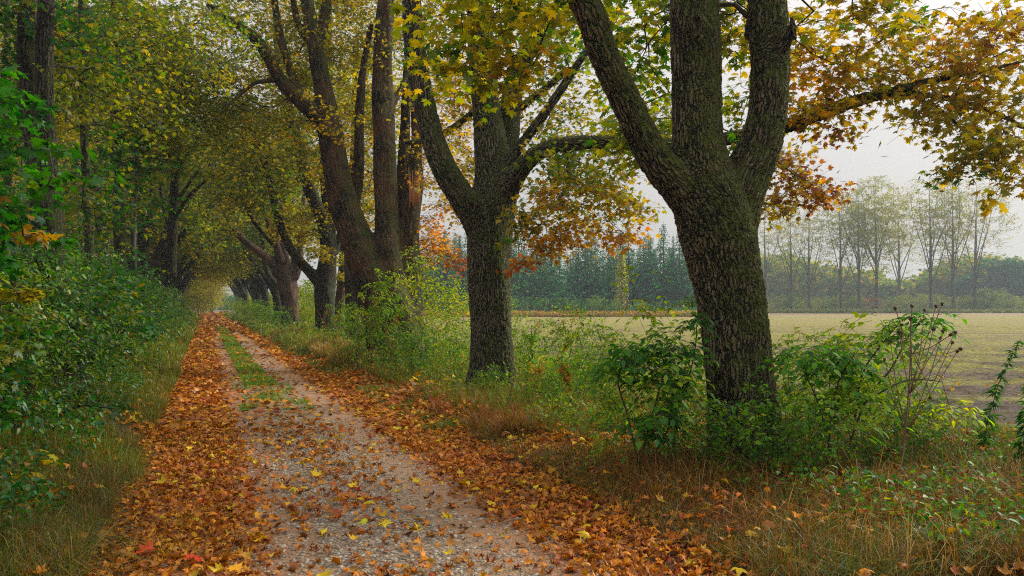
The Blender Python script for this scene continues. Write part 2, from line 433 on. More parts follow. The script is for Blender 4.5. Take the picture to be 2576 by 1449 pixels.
SP_MAPLE = [spray_template(20, 0.36, 0.102) for _ in range(8)]
SP_MAPLE_S = [spray_template(30, 0.44, 0.084) for _ in range(8)]
SP_FAR = [spray_template(36, 0.62, 0.135) for _ in range(6)]
SP_SHRUB = [spray_template(16, 0.20, 0.075, 0.35) for _ in range(8)]
SP_SHRUB_L = [spray_template(16, 0.30, 0.11, 0.35) for _ in range(6)]
SP_ELDER = [compound_template(5, 0.12, 0.078, 5) for _ in range(6)]
SP_ASH = [compound_template(5, 0.10, 0.07, 9) for _ in range(6)]
SP_POP = [spray_template(16, 1.0, 0.30) for _ in range(6)]

def colf(w_by_pt=None, **w):
    """colour per leaf; sprays lean towards one colour so that clumps differ"""
    def f(Pp, I):
        n = len(Pp); c = pal(n, **w)
        k = I.max() + 1; lean = pal(k, **w)[I]; f_ = 0.45
        return c * (1 - f_) + lean * f_
    return f
def colgrad(pa, pb, axis, lo, hi):
    """palette pa below lo, pb above hi along a world axis"""
    def f(Pp, I):
        n = len(Pp); t = sstep(lo, hi, Pp[:, axis] + rng.normal(size=n) * abs(hi - lo) * 0.35)
        a = colf(**pa)(Pp, I); b = colf(**pb)(Pp, I); m = rng.random(n) < t
        return np.where(m[:, None], b, a)
    return f

def ell(u, v, d, ru, rv, rd, n):
    """n points in an ellipsoid given by where it is seen"""
    c = P(u, v, d); q = rng.normal(size=(n, 3)); q /= np.linalg.norm(q, axis=1, keepdims=True); q *= rng.random((n, 1)) ** 0.4
    return c + q * np.array([ru * d / F, rd, rv * d / F])
def ellw(c, r, n, pw=0.4):
    q = rng.normal(size=(n, 3)); q /= np.linalg.norm(q, axis=1, keepdims=True); q *= rng.random((n, 1)) ** pw
    return np.asarray(c) + q * np.asarray(r)

# ---------------------------------------------------------------- traced limbs -> one skin
def limbs_world(limbs):
    out = []
    for L in limbs:
        out.append([(*P(u, v, d), r * d / F) for (u, v, d, r) in L])
    return out

def skin_trunk(name, limbs, mat, voxel, base, step=0.05, rough=0.05, smooth=4):
    b = Batch(); cen = []; sp_ = []
    for k, L in enumerate(limbs):
        s = spline(L, step); fl = None
        if k == 0:
            z = s[:, 2] - s[0, 2]; fl = 0.9 * np.exp(-np.maximum(z, 0) / 0.3)
        V, T, B = tube(s[:, :3], s[:, 3], 28, flare=fl, seed=k * 1.7, rough=rough); b.add(V, T, None, B)
        sp_.append(s)
        t = np.gradient(s[:, :3], axis=0); t /= np.linalg.norm(t, axis=1, keepdims=True) + 1e-9
        ln = np.concatenate([[0], np.cumsum(np.linalg.norm(np.diff(s[:, :3], axis=0), axis=1))]) + k * 0.37
        cen.append((s[:, :3], t, ln, s[:, 3]))
    me = b.mesh('tmp', None); o = obj('tmp', me)
    md = o.modifiers.new('r', 'REMESH'); md.mode = 'VOXEL'; md.voxel_size = voxel; md.adaptivity = 0
    ms = o.modifiers.new('s', 'SMOOTH'); ms.factor = 0.5; ms.iterations = smooth
    dg = bpy.context.evaluated_depsgraph_get(); ev = bpy.data.meshes.new_from_object(o.evaluated_get(dg))
    bpy.data.objects.remove(o); bpy.data.meshes.remove(me)
    n = len(ev.vertices); co = np.empty(n * 3, np.float32); ev.vertices.foreach_get('co', co); co = co.reshape(-1, 3)
    Cc = np.vstack([c[0] for c in cen]); Tt = np.vstack([c[1] for c in cen]); Ll = np.concatenate([c[2] for c in cen])
    kd = kdtree.KDTree(len(Cc))
    for i, p in enumerate(Cc): kd.insert(p, i)
    kd.balance()
    idx = np.fromiter((kd.find(p)[1] for p in co.tolist()), int, n)
    D = co - Cc[idx]; t = Tt[idx]; ax = (D * t).sum(1)
    rad = D - t * ax[:, None]
    # rotate the radial vector so that the tangent becomes z (keeps the pattern along the limb)
    zc = t[:, 2]; k = np.cross(t, [0, 0, 1.0]); sk = np.linalg.norm(k, axis=1, keepdims=True) + 1e-9; k = k / sk; ang = np.arccos(np.clip(zc, -1, 1))[:, None]
    rr = rad * np.cos(ang) + np.cross(k, rad) * np.sin(ang) + k * (k * rad).sum(1)[:, None] * (1 - np.cos(ang))
    bark = np.column_stack([rr[:, 0], rr[:, 1], Ll[idx] + ax])
    a = ev.attributes.new('barkco', 'FLOAT_VECTOR', 'POINT'); a.data.foreach_set('vector', bark.astype(np.float32).ravel())
    ev.polygons.foreach_set('use_smooth', np.ones(len(ev.polygons), bool))
    ev.materials.clear(); ev.materials.append(mat); ev.name = name
    shift(ev, base)
    return ev, sp_

def seed_skel(sp_, every=4, minz=1.5):
    s = Skel()
    for q in sp_:
        par = -1
        for row in q[::every]: par = s.node(row[:3], par, row[3])
    return s

def knot_ring(center, nrm, rx, rz, thick, parent, base, mat, hole=True):
    nrm = np.asarray(nrm, float); nrm /= np.linalg.norm(nrm); a = np.cross([0, 0, 1.0], nrm); a /= np.linalg.norm(a); up = np.cross(nrm, a)
    th = np.linspace(0, 2 * math.pi, 26); b = Batch()
    w = 1 + 0.08 * np.sin(3 * th) + 0.05 * np.sin(7 * th); w[-1] = w[0]
    pts = np.asarray(center) + a * (np.cos(th) * rx * w)[:, None] + up * (np.sin(th) * rz * w)[:, None] + nrm * 0.006
    add_tube(b, pts, thick * (1 + 0.25 * np.sin(4 * th + 1)), 10)
    k = obj('knot', shift(b.mesh('knot', mat, True), base), parent)
    if hole:
        d = Batch(); r = np.linspace(0, 1, 5); V = []; T = []
        for i, q in enumerate(r):
            for j in range(24):
                t = j * math.pi / 12
                V.append(np.asarray(center) + a * math.cos(t) * rx * q + up * math.sin(t) * rz * q + nrm * (0.012 - 0.008 * (1 - q * q)))
        for i in range(4):
            for j in range(24):
                A, B2 = i * 24 + j, i * 24 + (j + 1) % 24; T += [[A, B2, B2 + 24], [A, B2 + 24, A + 24]]
        d.add(np.array(V), np.array(T)); obj('hollow', shift(d.mesh('hollow', M_HOLE, True), base), k)

def full_tree(name, label, cat, group, base, limbs, mat, voxel, foliage, tip=0.004, bal=0.12, step=0.35, minz=2.0, every=5, twigr=0.0025, rough=0.05):
    """foliage: list of (points, leaf kind, templates, colour function, scale)"""
    t = thing(name, label, cat, base, group)
    me, sp_ = skin_trunk('trunk', limbs, mat, voxel, base, rough=rough); tr = obj('trunk', me, t)
    sk = seed_skel(sp_, every)
    allp = np.vstack([f[0] for f in foliage]); sk.grow(allp, bal, step, minz=minz)
    bb = Batch(); sk.mesh(bb, tip)
    lf = Batch()
    for pts, kind, tm, cf, sc in foliage: stamp(lf, bb, tm, pts, kind, cf, sc, twigr)
    obj('branches', shift(bb.mesh('branches', M_TWIG), base), t)
    obj('crown', shift(lf.mesh('crown', M_LEAF), base), t)
    return t, tr

# ================================================================ camera, sky, sun
cam = bpy.data.cameras.new('camera'); co = bpy.data.objects.new('camera', cam); link(co)
cam.sensor_width = 36; cam.lens = 36 * F / 2576; cam.clip_end = 3000; cam.clip_start = 0.05
co.location = (0, 0, CAMZ); co.rotation_euler = (math.pi / 2 + math.atan(TP), 0, 0)
SC.camera = co
SUN_EL, SUN_AZ = math.radians(33), math.radians(58)          # azimuth clockwise from +Y
w = bpy.data.worlds.new('World'); SC.world = w; w.use_nodes = True; nt = w.node_tree; nt.nodes.clear(); n = N(nt)
sky = n('ShaderNodeTexSky', sky_type='NISHITA'); sky.sun_disc = False; sky.sun_elevation = SUN_EL; sky.sun_rotation = SUN_AZ
sky.air_density = 1.0; sky.dust_density = 3.0; sky.ozone_density = 1.0
tc = n('ShaderNodeTexCoord')
bw = n('ShaderNodeRGBToBW', {0: sky.outputs[0]})
cl = n('ShaderNodeTexNoise', {'Vector': n('ShaderNodeMapping', {'Vector': tc.outputs['Generated'], 'Scale': (1, 1, 3)}).outputs[0], 'Scale': 2.0, 'Detail': 4.0})
cf = n.m('MULTIPLY_ADD', cl.outputs[0], 0.16, 0.92)
sz_ = n('ShaderNodeSeparateXYZ', {0: tc.outputs['Generated']})
cie = n.m('MULTIPLY_ADD', n.m('MAXIMUM', sz_.outputs[2], 0.0), 2.45, 0.70)      # overcast deck: about three times brighter overhead than at the horizon
lev = n.m('MULTIPLY', n.m('MULTIPLY', n.m('MULTIPLY_ADD', bw.outputs[0], 0.1, 3.0), cie), cf)
cc = n('ShaderNodeVectorMath', {0: lev, 1: (1.03, 0.985, 0.955)}, operation='MULTIPLY')
skc = n.mix(0.06, cc.outputs[0], sky.outputs[0])
bg = n('ShaderNodeBackground', {'Color': skc, 'Strength': 0.05})
n('ShaderNodeOutputWorld', {0: bg.outputs[0]})
sl = bpy.data.lights.new('sun', 'SUN'); sl.energy = 1.5; sl.angle = math.radians(20); sl.color = (1.0, 0.94, 0.84)
so = bpy.data.objects.new('sun', sl); link(so)
sd = Vector((math.sin(SUN_AZ) * math.cos(SUN_EL), math.cos(SUN_AZ) * math.cos(SUN_EL), math.sin(SUN_EL)))
so.rotation_euler = sd.to_track_quat('Z', 'Y').to_euler(); so.location = (20, -10, 30)

# ================================================================ ground
def axis(pts):
    out = []
    for a, b, s in pts: out.append(np.arange(a, b, s))
    return np.concatenate(out)
def grid(name, X, Y, Z, mat, col=None):
    ny, nx = X.shape; V = np.stack([X, Y, Z], -1).reshape(-1, 3)
    i = (np.arange(ny - 1)[:, None] * nx + np.arange(nx - 1)[None]).ravel()
    Q = np.stack([i, i + 1, i + nx + 1, i + nx], -1)
    return mesh_np(name, V, Q, mat, col, None, True)

m, nt = newmat('woodland_soil'); n = N(nt)
geo = n('ShaderNodeNewGeometry')
a1 = n('ShaderNodeTexNoise', {'Vector': geo.outputs['Position'], 'Scale': 1.3, 'Detail': 6.0, 'Roughness': 0.65})
a2 = n('ShaderNodeTexNoise', {'Vector': geo.outputs['Position'], 'Scale': 22.0, 'Detail': 5.0, 'Roughness': 0.7})
a3 = n('ShaderNodeTexVoronoi', {'Vector': geo.outputs['Position'], 'Scale': 14.0})
c1 = n.mix(a2.outputs[0], (0.022, 0.014, 0.008), (0.10, 0.062, 0.028))
c2 = n.mix(a2.outputs[0], (0.020, 0.035, 0.008), (0.06, 0.085, 0.018))
c0 = n.mix(n.ramp(a1.outputs[0], [(0.42, G(0)), (0.58, G(1))]), c1, c2)
lit = n.ramp(a3.outputs['Color'], [(0.0, (0.20, 0.06, 0.015)), (0.5, (0.33, 0.14, 0.02)), (1.0, (0.14, 0.05, 0.02))])
c0 = n.mix(n.ramp(a2.outputs[0], [(0.5, G(0)), (0.56, G(0.7))]), c0, lit)
pb = n('ShaderNodeBsdfPrincipled', {'Base Color': c0, 'Roughness': 0.95})
bp = n('ShaderNodeBump', {'Height': a2.outputs[0], 'Strength': 0.8, 'Distance': 0.04}); nt.links.new(bp.outputs[0], pb.inputs['Normal'])
n('ShaderNodeOutputMaterial', {0: pb.outputs[0]}); M_SOIL = m
Tt_ = axis([(-520, -80, 40), (-80, -16, 4), (-16, -3, 0.5), (-3, 12, 0.12), (12, 40, 1.5), (40, 640, 40)])
Yy_ = axis([(-60, 2, 4), (2, 22, 0.16), (22, 60, 0.8), (60, 200, 8), (200, 700, 50)])
TT, YY = np.meshgrid(Tt_, Yy_); XX = xof(TT, YY)
gz = hgt(XX, YY) - 0.05 * sstep(0.2, 0.6, TT) * (1 - sstep(2.7, 3.1, TT)) - 0.06 * sstep(9.4, 10.2, TT)
tag(obj('ground', grid('ground', XX, YY, gz, M_SOIL)), kind='structure')

# the track: fine gravel and hard earth in the wheel ruts
m, nt = newmat('gravel_track'); n = N(nt)
geo = n('ShaderNodeNewGeometry')
sx = n('ShaderNodeSeparateXYZ', {0: geo.outputs['Position']})
tt = n.m('MULTIPLY', n.m('ADD', n.m('MULTIPLY_ADD', sx.outputs[1], 0.385, 2.45 - 0.385 * 4.7), sx.outputs[0]), 0.933)
g1 = n('ShaderNodeTexVoronoi', {'Vector': geo.outputs['Position'], 'Scale': 42.0}); g2 = n('ShaderNodeTexVoronoi', {'Vector': geo.outputs['Position'], 'Scale': 42.0}, feature='DISTANCE_TO_EDGE')
g3 = n('ShaderNodeTexNoise', {'Vector': geo.outputs['Position'], 'Scale': 3.0, 'Detail': 6.0, 'Roughness': 0.65})
g4 = n('ShaderNodeTexNoise', {'Vector': geo.outputs['Position'], 'Scale': 90.0, 'Detail': 4.0})
st = n.ramp(g1.outputs['Color'], [(0.0, (0.10, 0.082, 0.06)), (0.4, (0.19, 0.16, 0.125)), (0.75, (0.29, 0.26, 0.21)), (1.0, (0.40, 0.36, 0.29))])
edge = n.ramp(g2.outputs['Distance'], [(0.0, G(0)), (0.12, G(1))])
st = n.mix(edge, (0.07, 0.052, 0.036), st)
earth = n.mix(g4.outputs[0], (0.15, 0.10, 0.065), (0.36, 0.27, 0.19))
rut = n.m('MINIMUM', n.m('ABSOLUTE', n.m('SUBTRACT', tt, 1.0)), n.m('ABSOLUTE', n.m('SUBTRACT', tt, 2.45)))
rf = n.ramp(n.m('ADD', rut, n.m('MULTIPLY_ADD', g3.outputs[0], 0.5, -0.25)), [(0.14, G(0.85)), (0.40, G(0.1))])
pc = n.mix(rf, st, earth)
pc = n.mix(n.ramp(g3.outputs[0], [(0.35, G(0.5)), (0.6, G(0))]), pc, (0.15, 0.095, 0.05))
cr = n('ShaderNodeTexVoronoi', {'Vector': geo.outputs['Position'], 'Scale': 60.0, 'Randomness': 1.0})
crc = n.ramp(cr.outputs['Color'], [(0.0, (0.05, 0.022, 0.010)), (0.35, (0.16, 0.060, 0.020)), (0.7, (0.32, 0.13, 0.03)), (1.0, (0.20, 0.10, 0.045))])
edg = n.m('ABSOLUTE', n.m('SUBTRACT', tt, 1.85))
cf_ = n.ramp(n.m('ADD', edg, n.m('MULTIPLY_ADD', g3.outputs[0], 0.9, -0.45)), [(0.45, G(0.0)), (0.75, G(0.35)), (1.0, G(0.95))])
pc = n.mix(cf_, pc, crc)
pc = n.mix(1.0, pc, (1.3, 1.1, 0.88), 'MULTIPLY')
pb = n('ShaderNodeBsdfPrincipled', {'Base Color': pc, 'Roughness': 0.85})
hh = n.m('ADD', n.m('MULTIPLY', g2.outputs['Distance'], 1.2), n.m('MULTIPLY', g4.outputs[0], 0.3))
bp = n('ShaderNodeBump', {'Height': hh, 'Strength': 0.9, 'Distance': 0.02}); nt.links.new(bp.outputs[0], pb.inputs['Normal'])
n('ShaderNodeOutputMaterial', {0: pb.outputs[0]}); M_TRACK = m
Tp = np.arange(0.15, 3.26, 0.1); Yp = axis([(-6, 2, 1), (2, 22, 0.16), (22, 60, 0.8), (60, 190, 4)])
TT, YY = np.meshgrid(Tp, Yp); XX = xof(TT, YY)
wav = 0.12 * (vnoise(YY * 0.8, TT * 0, 5) - 0.5) * np.where(TT > 2.5, 1, 0)
tag(obj('path', grid('path', XX + wav, YY, hgt(XX, YY) + 0.006, M_TRACK)), kind='structure')

# the ploughed field
m, nt = newmat('ploughed_field'); n = N(nt)
geo = n('ShaderNodeNewGeometry'); sx = n('ShaderNodeSeparateXYZ', {0: geo.outputs['Position']})
mp = n('ShaderNodeMapping', {'Vector': geo.outputs['Position'], 'Rotation': (0, 0, 0.06), 'Scale': (0.12, 1.0, 1)})
f1 = n('ShaderNodeTexNoise', {'Vector': mp.outputs[0], 'Scale': 0.55, 'Detail': 6.0, 'Roughness': 0.7})
f2 = n('ShaderNodeTexNoise', {'Vector': geo.outputs['Position'], 'Scale': 9.0, 'Detail': 7.0, 'Roughness': 0.72})
f3 = n('ShaderNodeTexNoise', {'Vector': geo.outputs['Position'], 'Scale': 0.05, 'Detail': 3.0})
mp2 = n('ShaderNodeMapping', {'Vector': geo.outputs['Position'], 'Rotation': (0, 0, 0.06), 'Scale': (0.3, 1.0, 1)})
f4 = n('ShaderNodeTexNoise', {'Vector': mp2.outputs[0], 'Scale': 1.6, 'Detail': 6.0, 'Roughness': 0.75})
soil = n.mix(n.ramp(f2.outputs[0], [(0.36, G(0)), (0.62, G(1))]), (0.022, 0.013, 0.008), (0.17, 0.11, 0.065))
green = n.mix(n.ramp(f2.outputs[0], [(0.36, G(0)), (0.62, G(1))]), (0.08, 0.085, 0.006), (0.42, 0.38, 0.035))
far = n.m('DIVIDE', sx.outputs[1], 150.0)
gf = n.ramp(far, [(0.06, G(0.34)), (0.16, G(0.60)), (0.30, G(0.66)), (0.62, G(0.64)), (0.80, G(0.55)), (1.0, G(0.3))])
mp3 = n('ShaderNodeMapping', {'Vector': geo.outputs['Position'], 'Rotation': (0, 0, 0.05), 'Scale': (0.10, 1.0, 1)})
f5 = n('ShaderNodeTexNoise', {'Vector': mp3.outputs[0], 'Scale': 0.13, 'Detail': 5.0, 'Roughness': 0.75})
gate = n.m('ADD', n.m('ADD', n.m('MULTIPLY', f1.outputs[0], 1.0), n.m('MULTIPLY', f5.outputs[0], 1.5)), n.m('ADD', n.m('MULTIPLY', f4.outputs[0], 1.5), n.m('MULTIPLY', f2.outputs[0], 0.9)))
rw = n('ShaderNodeTexWave', {'Vector': n('ShaderNodeMapping', {'Vector': geo.outputs['Position'], 'Rotation': (0, 0, 0.10)}).outputs[0], 'Scale': 0.09, 'Distortion': 3.0, 'Detail': 3.0, 'Detail Scale': 1.5}, bands_direction='Y')
gate = n.m('ADD', n.m('SUBTRACT', gate, 2.1), n.m('MULTIPLY', rw.outputs['Fac'], 0.3))
gm = n.m('ADD', n.m('SUBTRACT', gf, gate), 0.5)
gm = n.ramp(gm, [(0.38, G(0)), (0.62, G(0.9))])
straw = n.mix(f5.outputs[0], (0.12, 0.068, 0.03), (0.54, 0.37, 0.17))
soil2 = n.mix(n.ramp(far, [(0.12, G(0)), (0.5, G(0.75))]), soil, straw)
fc = n.mix(gm, soil2, green)
stn = n.ramp(n('ShaderNodeTexVoronoi', {'Vector': geo.outputs['Position'], 'Scale': 5.0}).outputs['Distance'], [(0.06, G(1)), (0.09, G(0))])
fc = n.mix(n.m('MULTIPLY', stn, 0.7), fc, (0.42, 0.37, 0.29))
pb = n('ShaderNodeBsdfPrincipled', {'Base Color': fc, 'Roughness': 0.95})
bp = n('ShaderNodeBump', {'Height': n.m('ADD', f2.outputs[0], n.m('MULTIPLY', f4.outputs[0], 2.0)), 'Strength': 1.0, 'Distance': 0.25}); nt.links.new(bp.outputs[0], pb.inputs['Normal'])
n('ShaderNodeOutputMaterial', {0: pb.outputs[0]}); M_FIELD = m
Tf = axis([(10.0, 22, 0.09), (22, 40, 0.4), (40, 260, 8)]); Yf = axis([(-40, 4, 3), (4, 30, 0.1), (30, 60, 0.5), (60, 186, 5)])
TT, YY = np.meshgrid(Tf, Yf); XX = xof(TT + 0.5 * (vnoise(YY * 0.5, YY * 0, 8) - 0.5) * (TT < 10.6), YY)
cl = 0.10 * vnoise(XX * 1.1 + YY * .1, YY * 4.5, 11) + 0.07 * vnoise(XX * 5, YY * 9, 12) + 0.04 * vnoise(XX * 12, YY * 14, 13)
ZZ = hgt(XX, YY) - 0.07 + cl * sstep(10, 10.4, TT) - 0.06 * sstep(10.05, 10, TT)
tag(obj('field', grid('field', XX, YY, ZZ, M_FIELD)), kind='structure')

# ================================================================ the three near maples, traced limb by limb
FOL = Batch
def gnd(u, d):
    p = P(u, 700, d); return float(hgt(p[0], p[1]))
# --- 1: nearest, forked into three
d = 7.47; b1 = P(1885, 1199, d); b1[2] = gnd(1885, d)
L1 = [
 [(1886, 1240, d, 92), (1882, 1190, d, 90), (1874, 1110, d, 84), (1866, 1020, d, 81), (1855, 900, d, 82), (1840, 760, d, 82), (1822, 660, d, 86), (1806, 580, d, 92), (1788, 510, d, 92), (1768, 440, d, 78), (1754, 350, d, 64), (1750, 230, d + .05, 60), (1747, 100, d + .1, 60), (1744, -40, d + .15, 58), (1740, -260, d + .2, 50), (1750, -500, d + .2, 40)],
 [(1800, 600, d, 60), (1752, 520, d - .05, 56), (1702, 462, d - .1, 49), (1652, 405, d - .15, 42), (1612, 335, d - .2, 38), (1576, 255, d - .25, 36), (1538, 180, d - .3, 36), (1507, 105, d - .35, 36), (1486, 40, d - .4, 37), (1452, -30, d - .45, 36), (1400, -130, d - .5, 32), (1350, -260, d - .6, 26)],
 [(1826, 610, d + .02, 66), (1852, 510, d + .05, 62), (1884, 430, d + .08, 57), (1912, 370, d + .1, 52), (1930, 290, d + .12, 48), (1936, 200, d + .15, 47), (1934, 110, d + .2, 47), (1928, 10, d + .25, 46), (1924, -100, d + .3, 42), (1930, -260, d + .4, 36), (1950, -420, d + .4, 28)],
 [(1950, 130, d + .1, 26), (1978, 95, d, 20), (1992, 66, d - .04, 10)],
 [(1900, 60, d + .3, 26), (1884, 96, d + .28, 14)],
]
g1 = dict(g=3, ol=4, dg=1.5, yg=2, y=1.5)
tm1 = SP_MAPLE
fol1 = [
 (ell(1270, 20, 7.8, 250, 110, 1.0, 50), 'hi', tm1, colf(dg=1, g=3, ol=3.5, y=1.8, yg=1.6), 1),
 (ell(1150, 130, 8.4, 110, 80, .8, 14), 'hi', tm1, colf(dg=1, g=3, ol=3, y=2), 1),
 (ell(1290, 190, 8.3, 130, 60, .8, 14), 'hi', tm1, colf(ol=3, y=2, g=2, o=.6), 1),
 (ell(1600, 40, 8.8, 170, 110, 1.0, 40), 'hi', tm1, colf(dg=1, g=4, ol=3, yg=2, y=1), 1),
 (ell(1600, 250, 9.5, 110, 170, 1.0, 34), 'hi', tm1, colf(g=4, ol=3, yg=2, y=1.6), 1),
 (ell(1850, 60, 9.2, 90, 150, .8, 26), 'hi', tm1, colf(g=3, ol=3, y=2), 1),
 (ell(2080, 60, 9.4, 170, 110, 1.2, 34), 'hi', tm1, colf(ol=4, y=4, g=2, b=1, o=.6), 1),
 (ell(2260, 0, 9.0, 160, 50, 1.0, 15), 'hi', tm1, colf(ol=3, y=3, g=3, b=.6), 1),
 (ell(2060, 210, 9.8, 80, 110, .9, 15), 'hi', tm1, colf(ol=3, y=3, o=1.6, b=1.6, g=1), 1),
 (ell(1870, 230, 10., 60, 160, .8, 16), 'hi', tm1, colf(ol=3, g=3, y=2), 1),
]
# crown above the frame, thin
fol1.append((ell(1800, -420, 7.6, 560, 260, 2.0, 60), 'lo', SP_MAPLE, colf(ol=3, y=3, g=3), 1.2))
T1, tr1 = full_tree('maple_tree', 'nearest and thickest maple, trunk forked into three stems with a hollow knot', 'tree', 'row of old maples between the track and the field', tuple(b1), limbs_world(L1), M_BARK1, 0.014, fol1, step=0.3, rough=0.045)
bmid = P(1752, 66, 7.0); knot_ring(P(1753, 66, d + .1 - 60 * d / F - 0.075), (0, -1, 0), 15 * d / F, 24 * d / F, 0.032, tr1, b1, M_BARK1)
knot_ring(P(1776, 232, d + .05 - 58 * d / F), (0.25, -1, 0), 9 * d / F, 10 * d / F, 0.02, tr1, b1, M_BARK1)
knot_ring(P(1994, 70, d - .06), (0.8, -0.9, 0.2), 8 * d / F, 26 * d / F, 0.012, tr1, b1, M_BARKR)

# --- 2: lighter furrowed trunk with the long limb reaching over the field
d = 13.9; b2 = P(1238, 1001, d); b2[2] = gnd(1238, d)
L2 = [
 [(1238, 1025, d, 60), (1238, 985, d, 58), (1238, 900, d, 53), (1234, 760, d, 52), (1230, 650, d, 54), (1232, 570, d, 58), (1238, 510, d, 60), (1244, 450, d, 52), (1236, 380, d, 42), (1226, 290, d, 36), (1216, 190, d, 34), (1208, 80, d, 32), (1202, -60, d, 30), (1195, -260, d, 25), (1190, -420, d, 18)],
 [(1222, 590, d, 44), (1194, 540, d - .1, 40), (1160, 492, d - .2, 34), (1122, 430, d - .3, 31), (1092, 360, d - .35, 29), (1070, 280, d - .4, 28), (1052, 190, d - .5, 27), (1040, 90, d - .6, 25), (1034, -20, d - .7, 23), (1020, -200, d - .9, 18)],
 [(1250, 500, d + .1, 40), (1268, 410, d + .2, 34), (1280, 320, d + .3, 28), (1288, 240, d + .35, 26), (1302, 180, d + .4, 24), (1335, 120, d + .5, 20), (1385, 50, d + .6, 18), (1430, -20, d + .8, 16), (1480, -140, d + 1, 12)],
 [(1262, 500, d - .1, 34), (1290, 452, d - .3, 27), (1320, 412, d - .5, 23), (1362, 380, d - .7, 20), (1430, 361, d - 1.0, 18), (1530, 358, d - 1.4, 16), (1640, 364, d - 1.9, 15.5), (1740, 362, d - 2.3, 16), (1850, 345, d - 2.7, 17), (1960, 322, d - 3.0, 18), (2060, 288, d - 3.3, 17), (2150, 256, d - 3.5, 15), (2230, 234, d - 3.7, 13), (2300, 214, d - 3.9, 9.5), (2380, 196, d - 4.1, 8), (2480, 178, d - 4.3, 6.5), (2590, 150, d - 4.5, 5)],
 [(2225, 236, d - 3.7, 8.5), (2330, 240, d - 3.9, 8), (2420, 256, d - 4.1, 7), (2500, 282, d - 4.3, 6), (2590, 330, d - 4.5, 5)],
 [(2300, 240, d - 3.85, 6), (2370, 285, d - 4.1, 5.5), (2440, 340, d - 4.3, 4.5), (2510, 400, d - 4.6, 3.5), (2560, 470, d - 4.8, 2.5)],
 [(1270, 420, d - .1, 16), (1310, 365, d - .3, 13), (1360, 300, d - .5, 12), (1420, 212, d - .7, 11), (1476, 128, d - .9, 9), (1540, 50, d - 1.1, 7), (1590, -20, d - 1.2, 5)],
 [(1285, 290, d + .3, 11), (1330, 255, d + .2, 10), (1385, 212, d, 8), (1440, 170, d - .2, 6)],
 [(1020, 360, d + 3, 6), (1100, 345, d + 2, 9), (1180, 290, d + .5, 8), (1214, 240, d + .1, 9)],
]
YO = dict(y=5, o=1.2, ol=3.5, g=1.6, yg=.8)
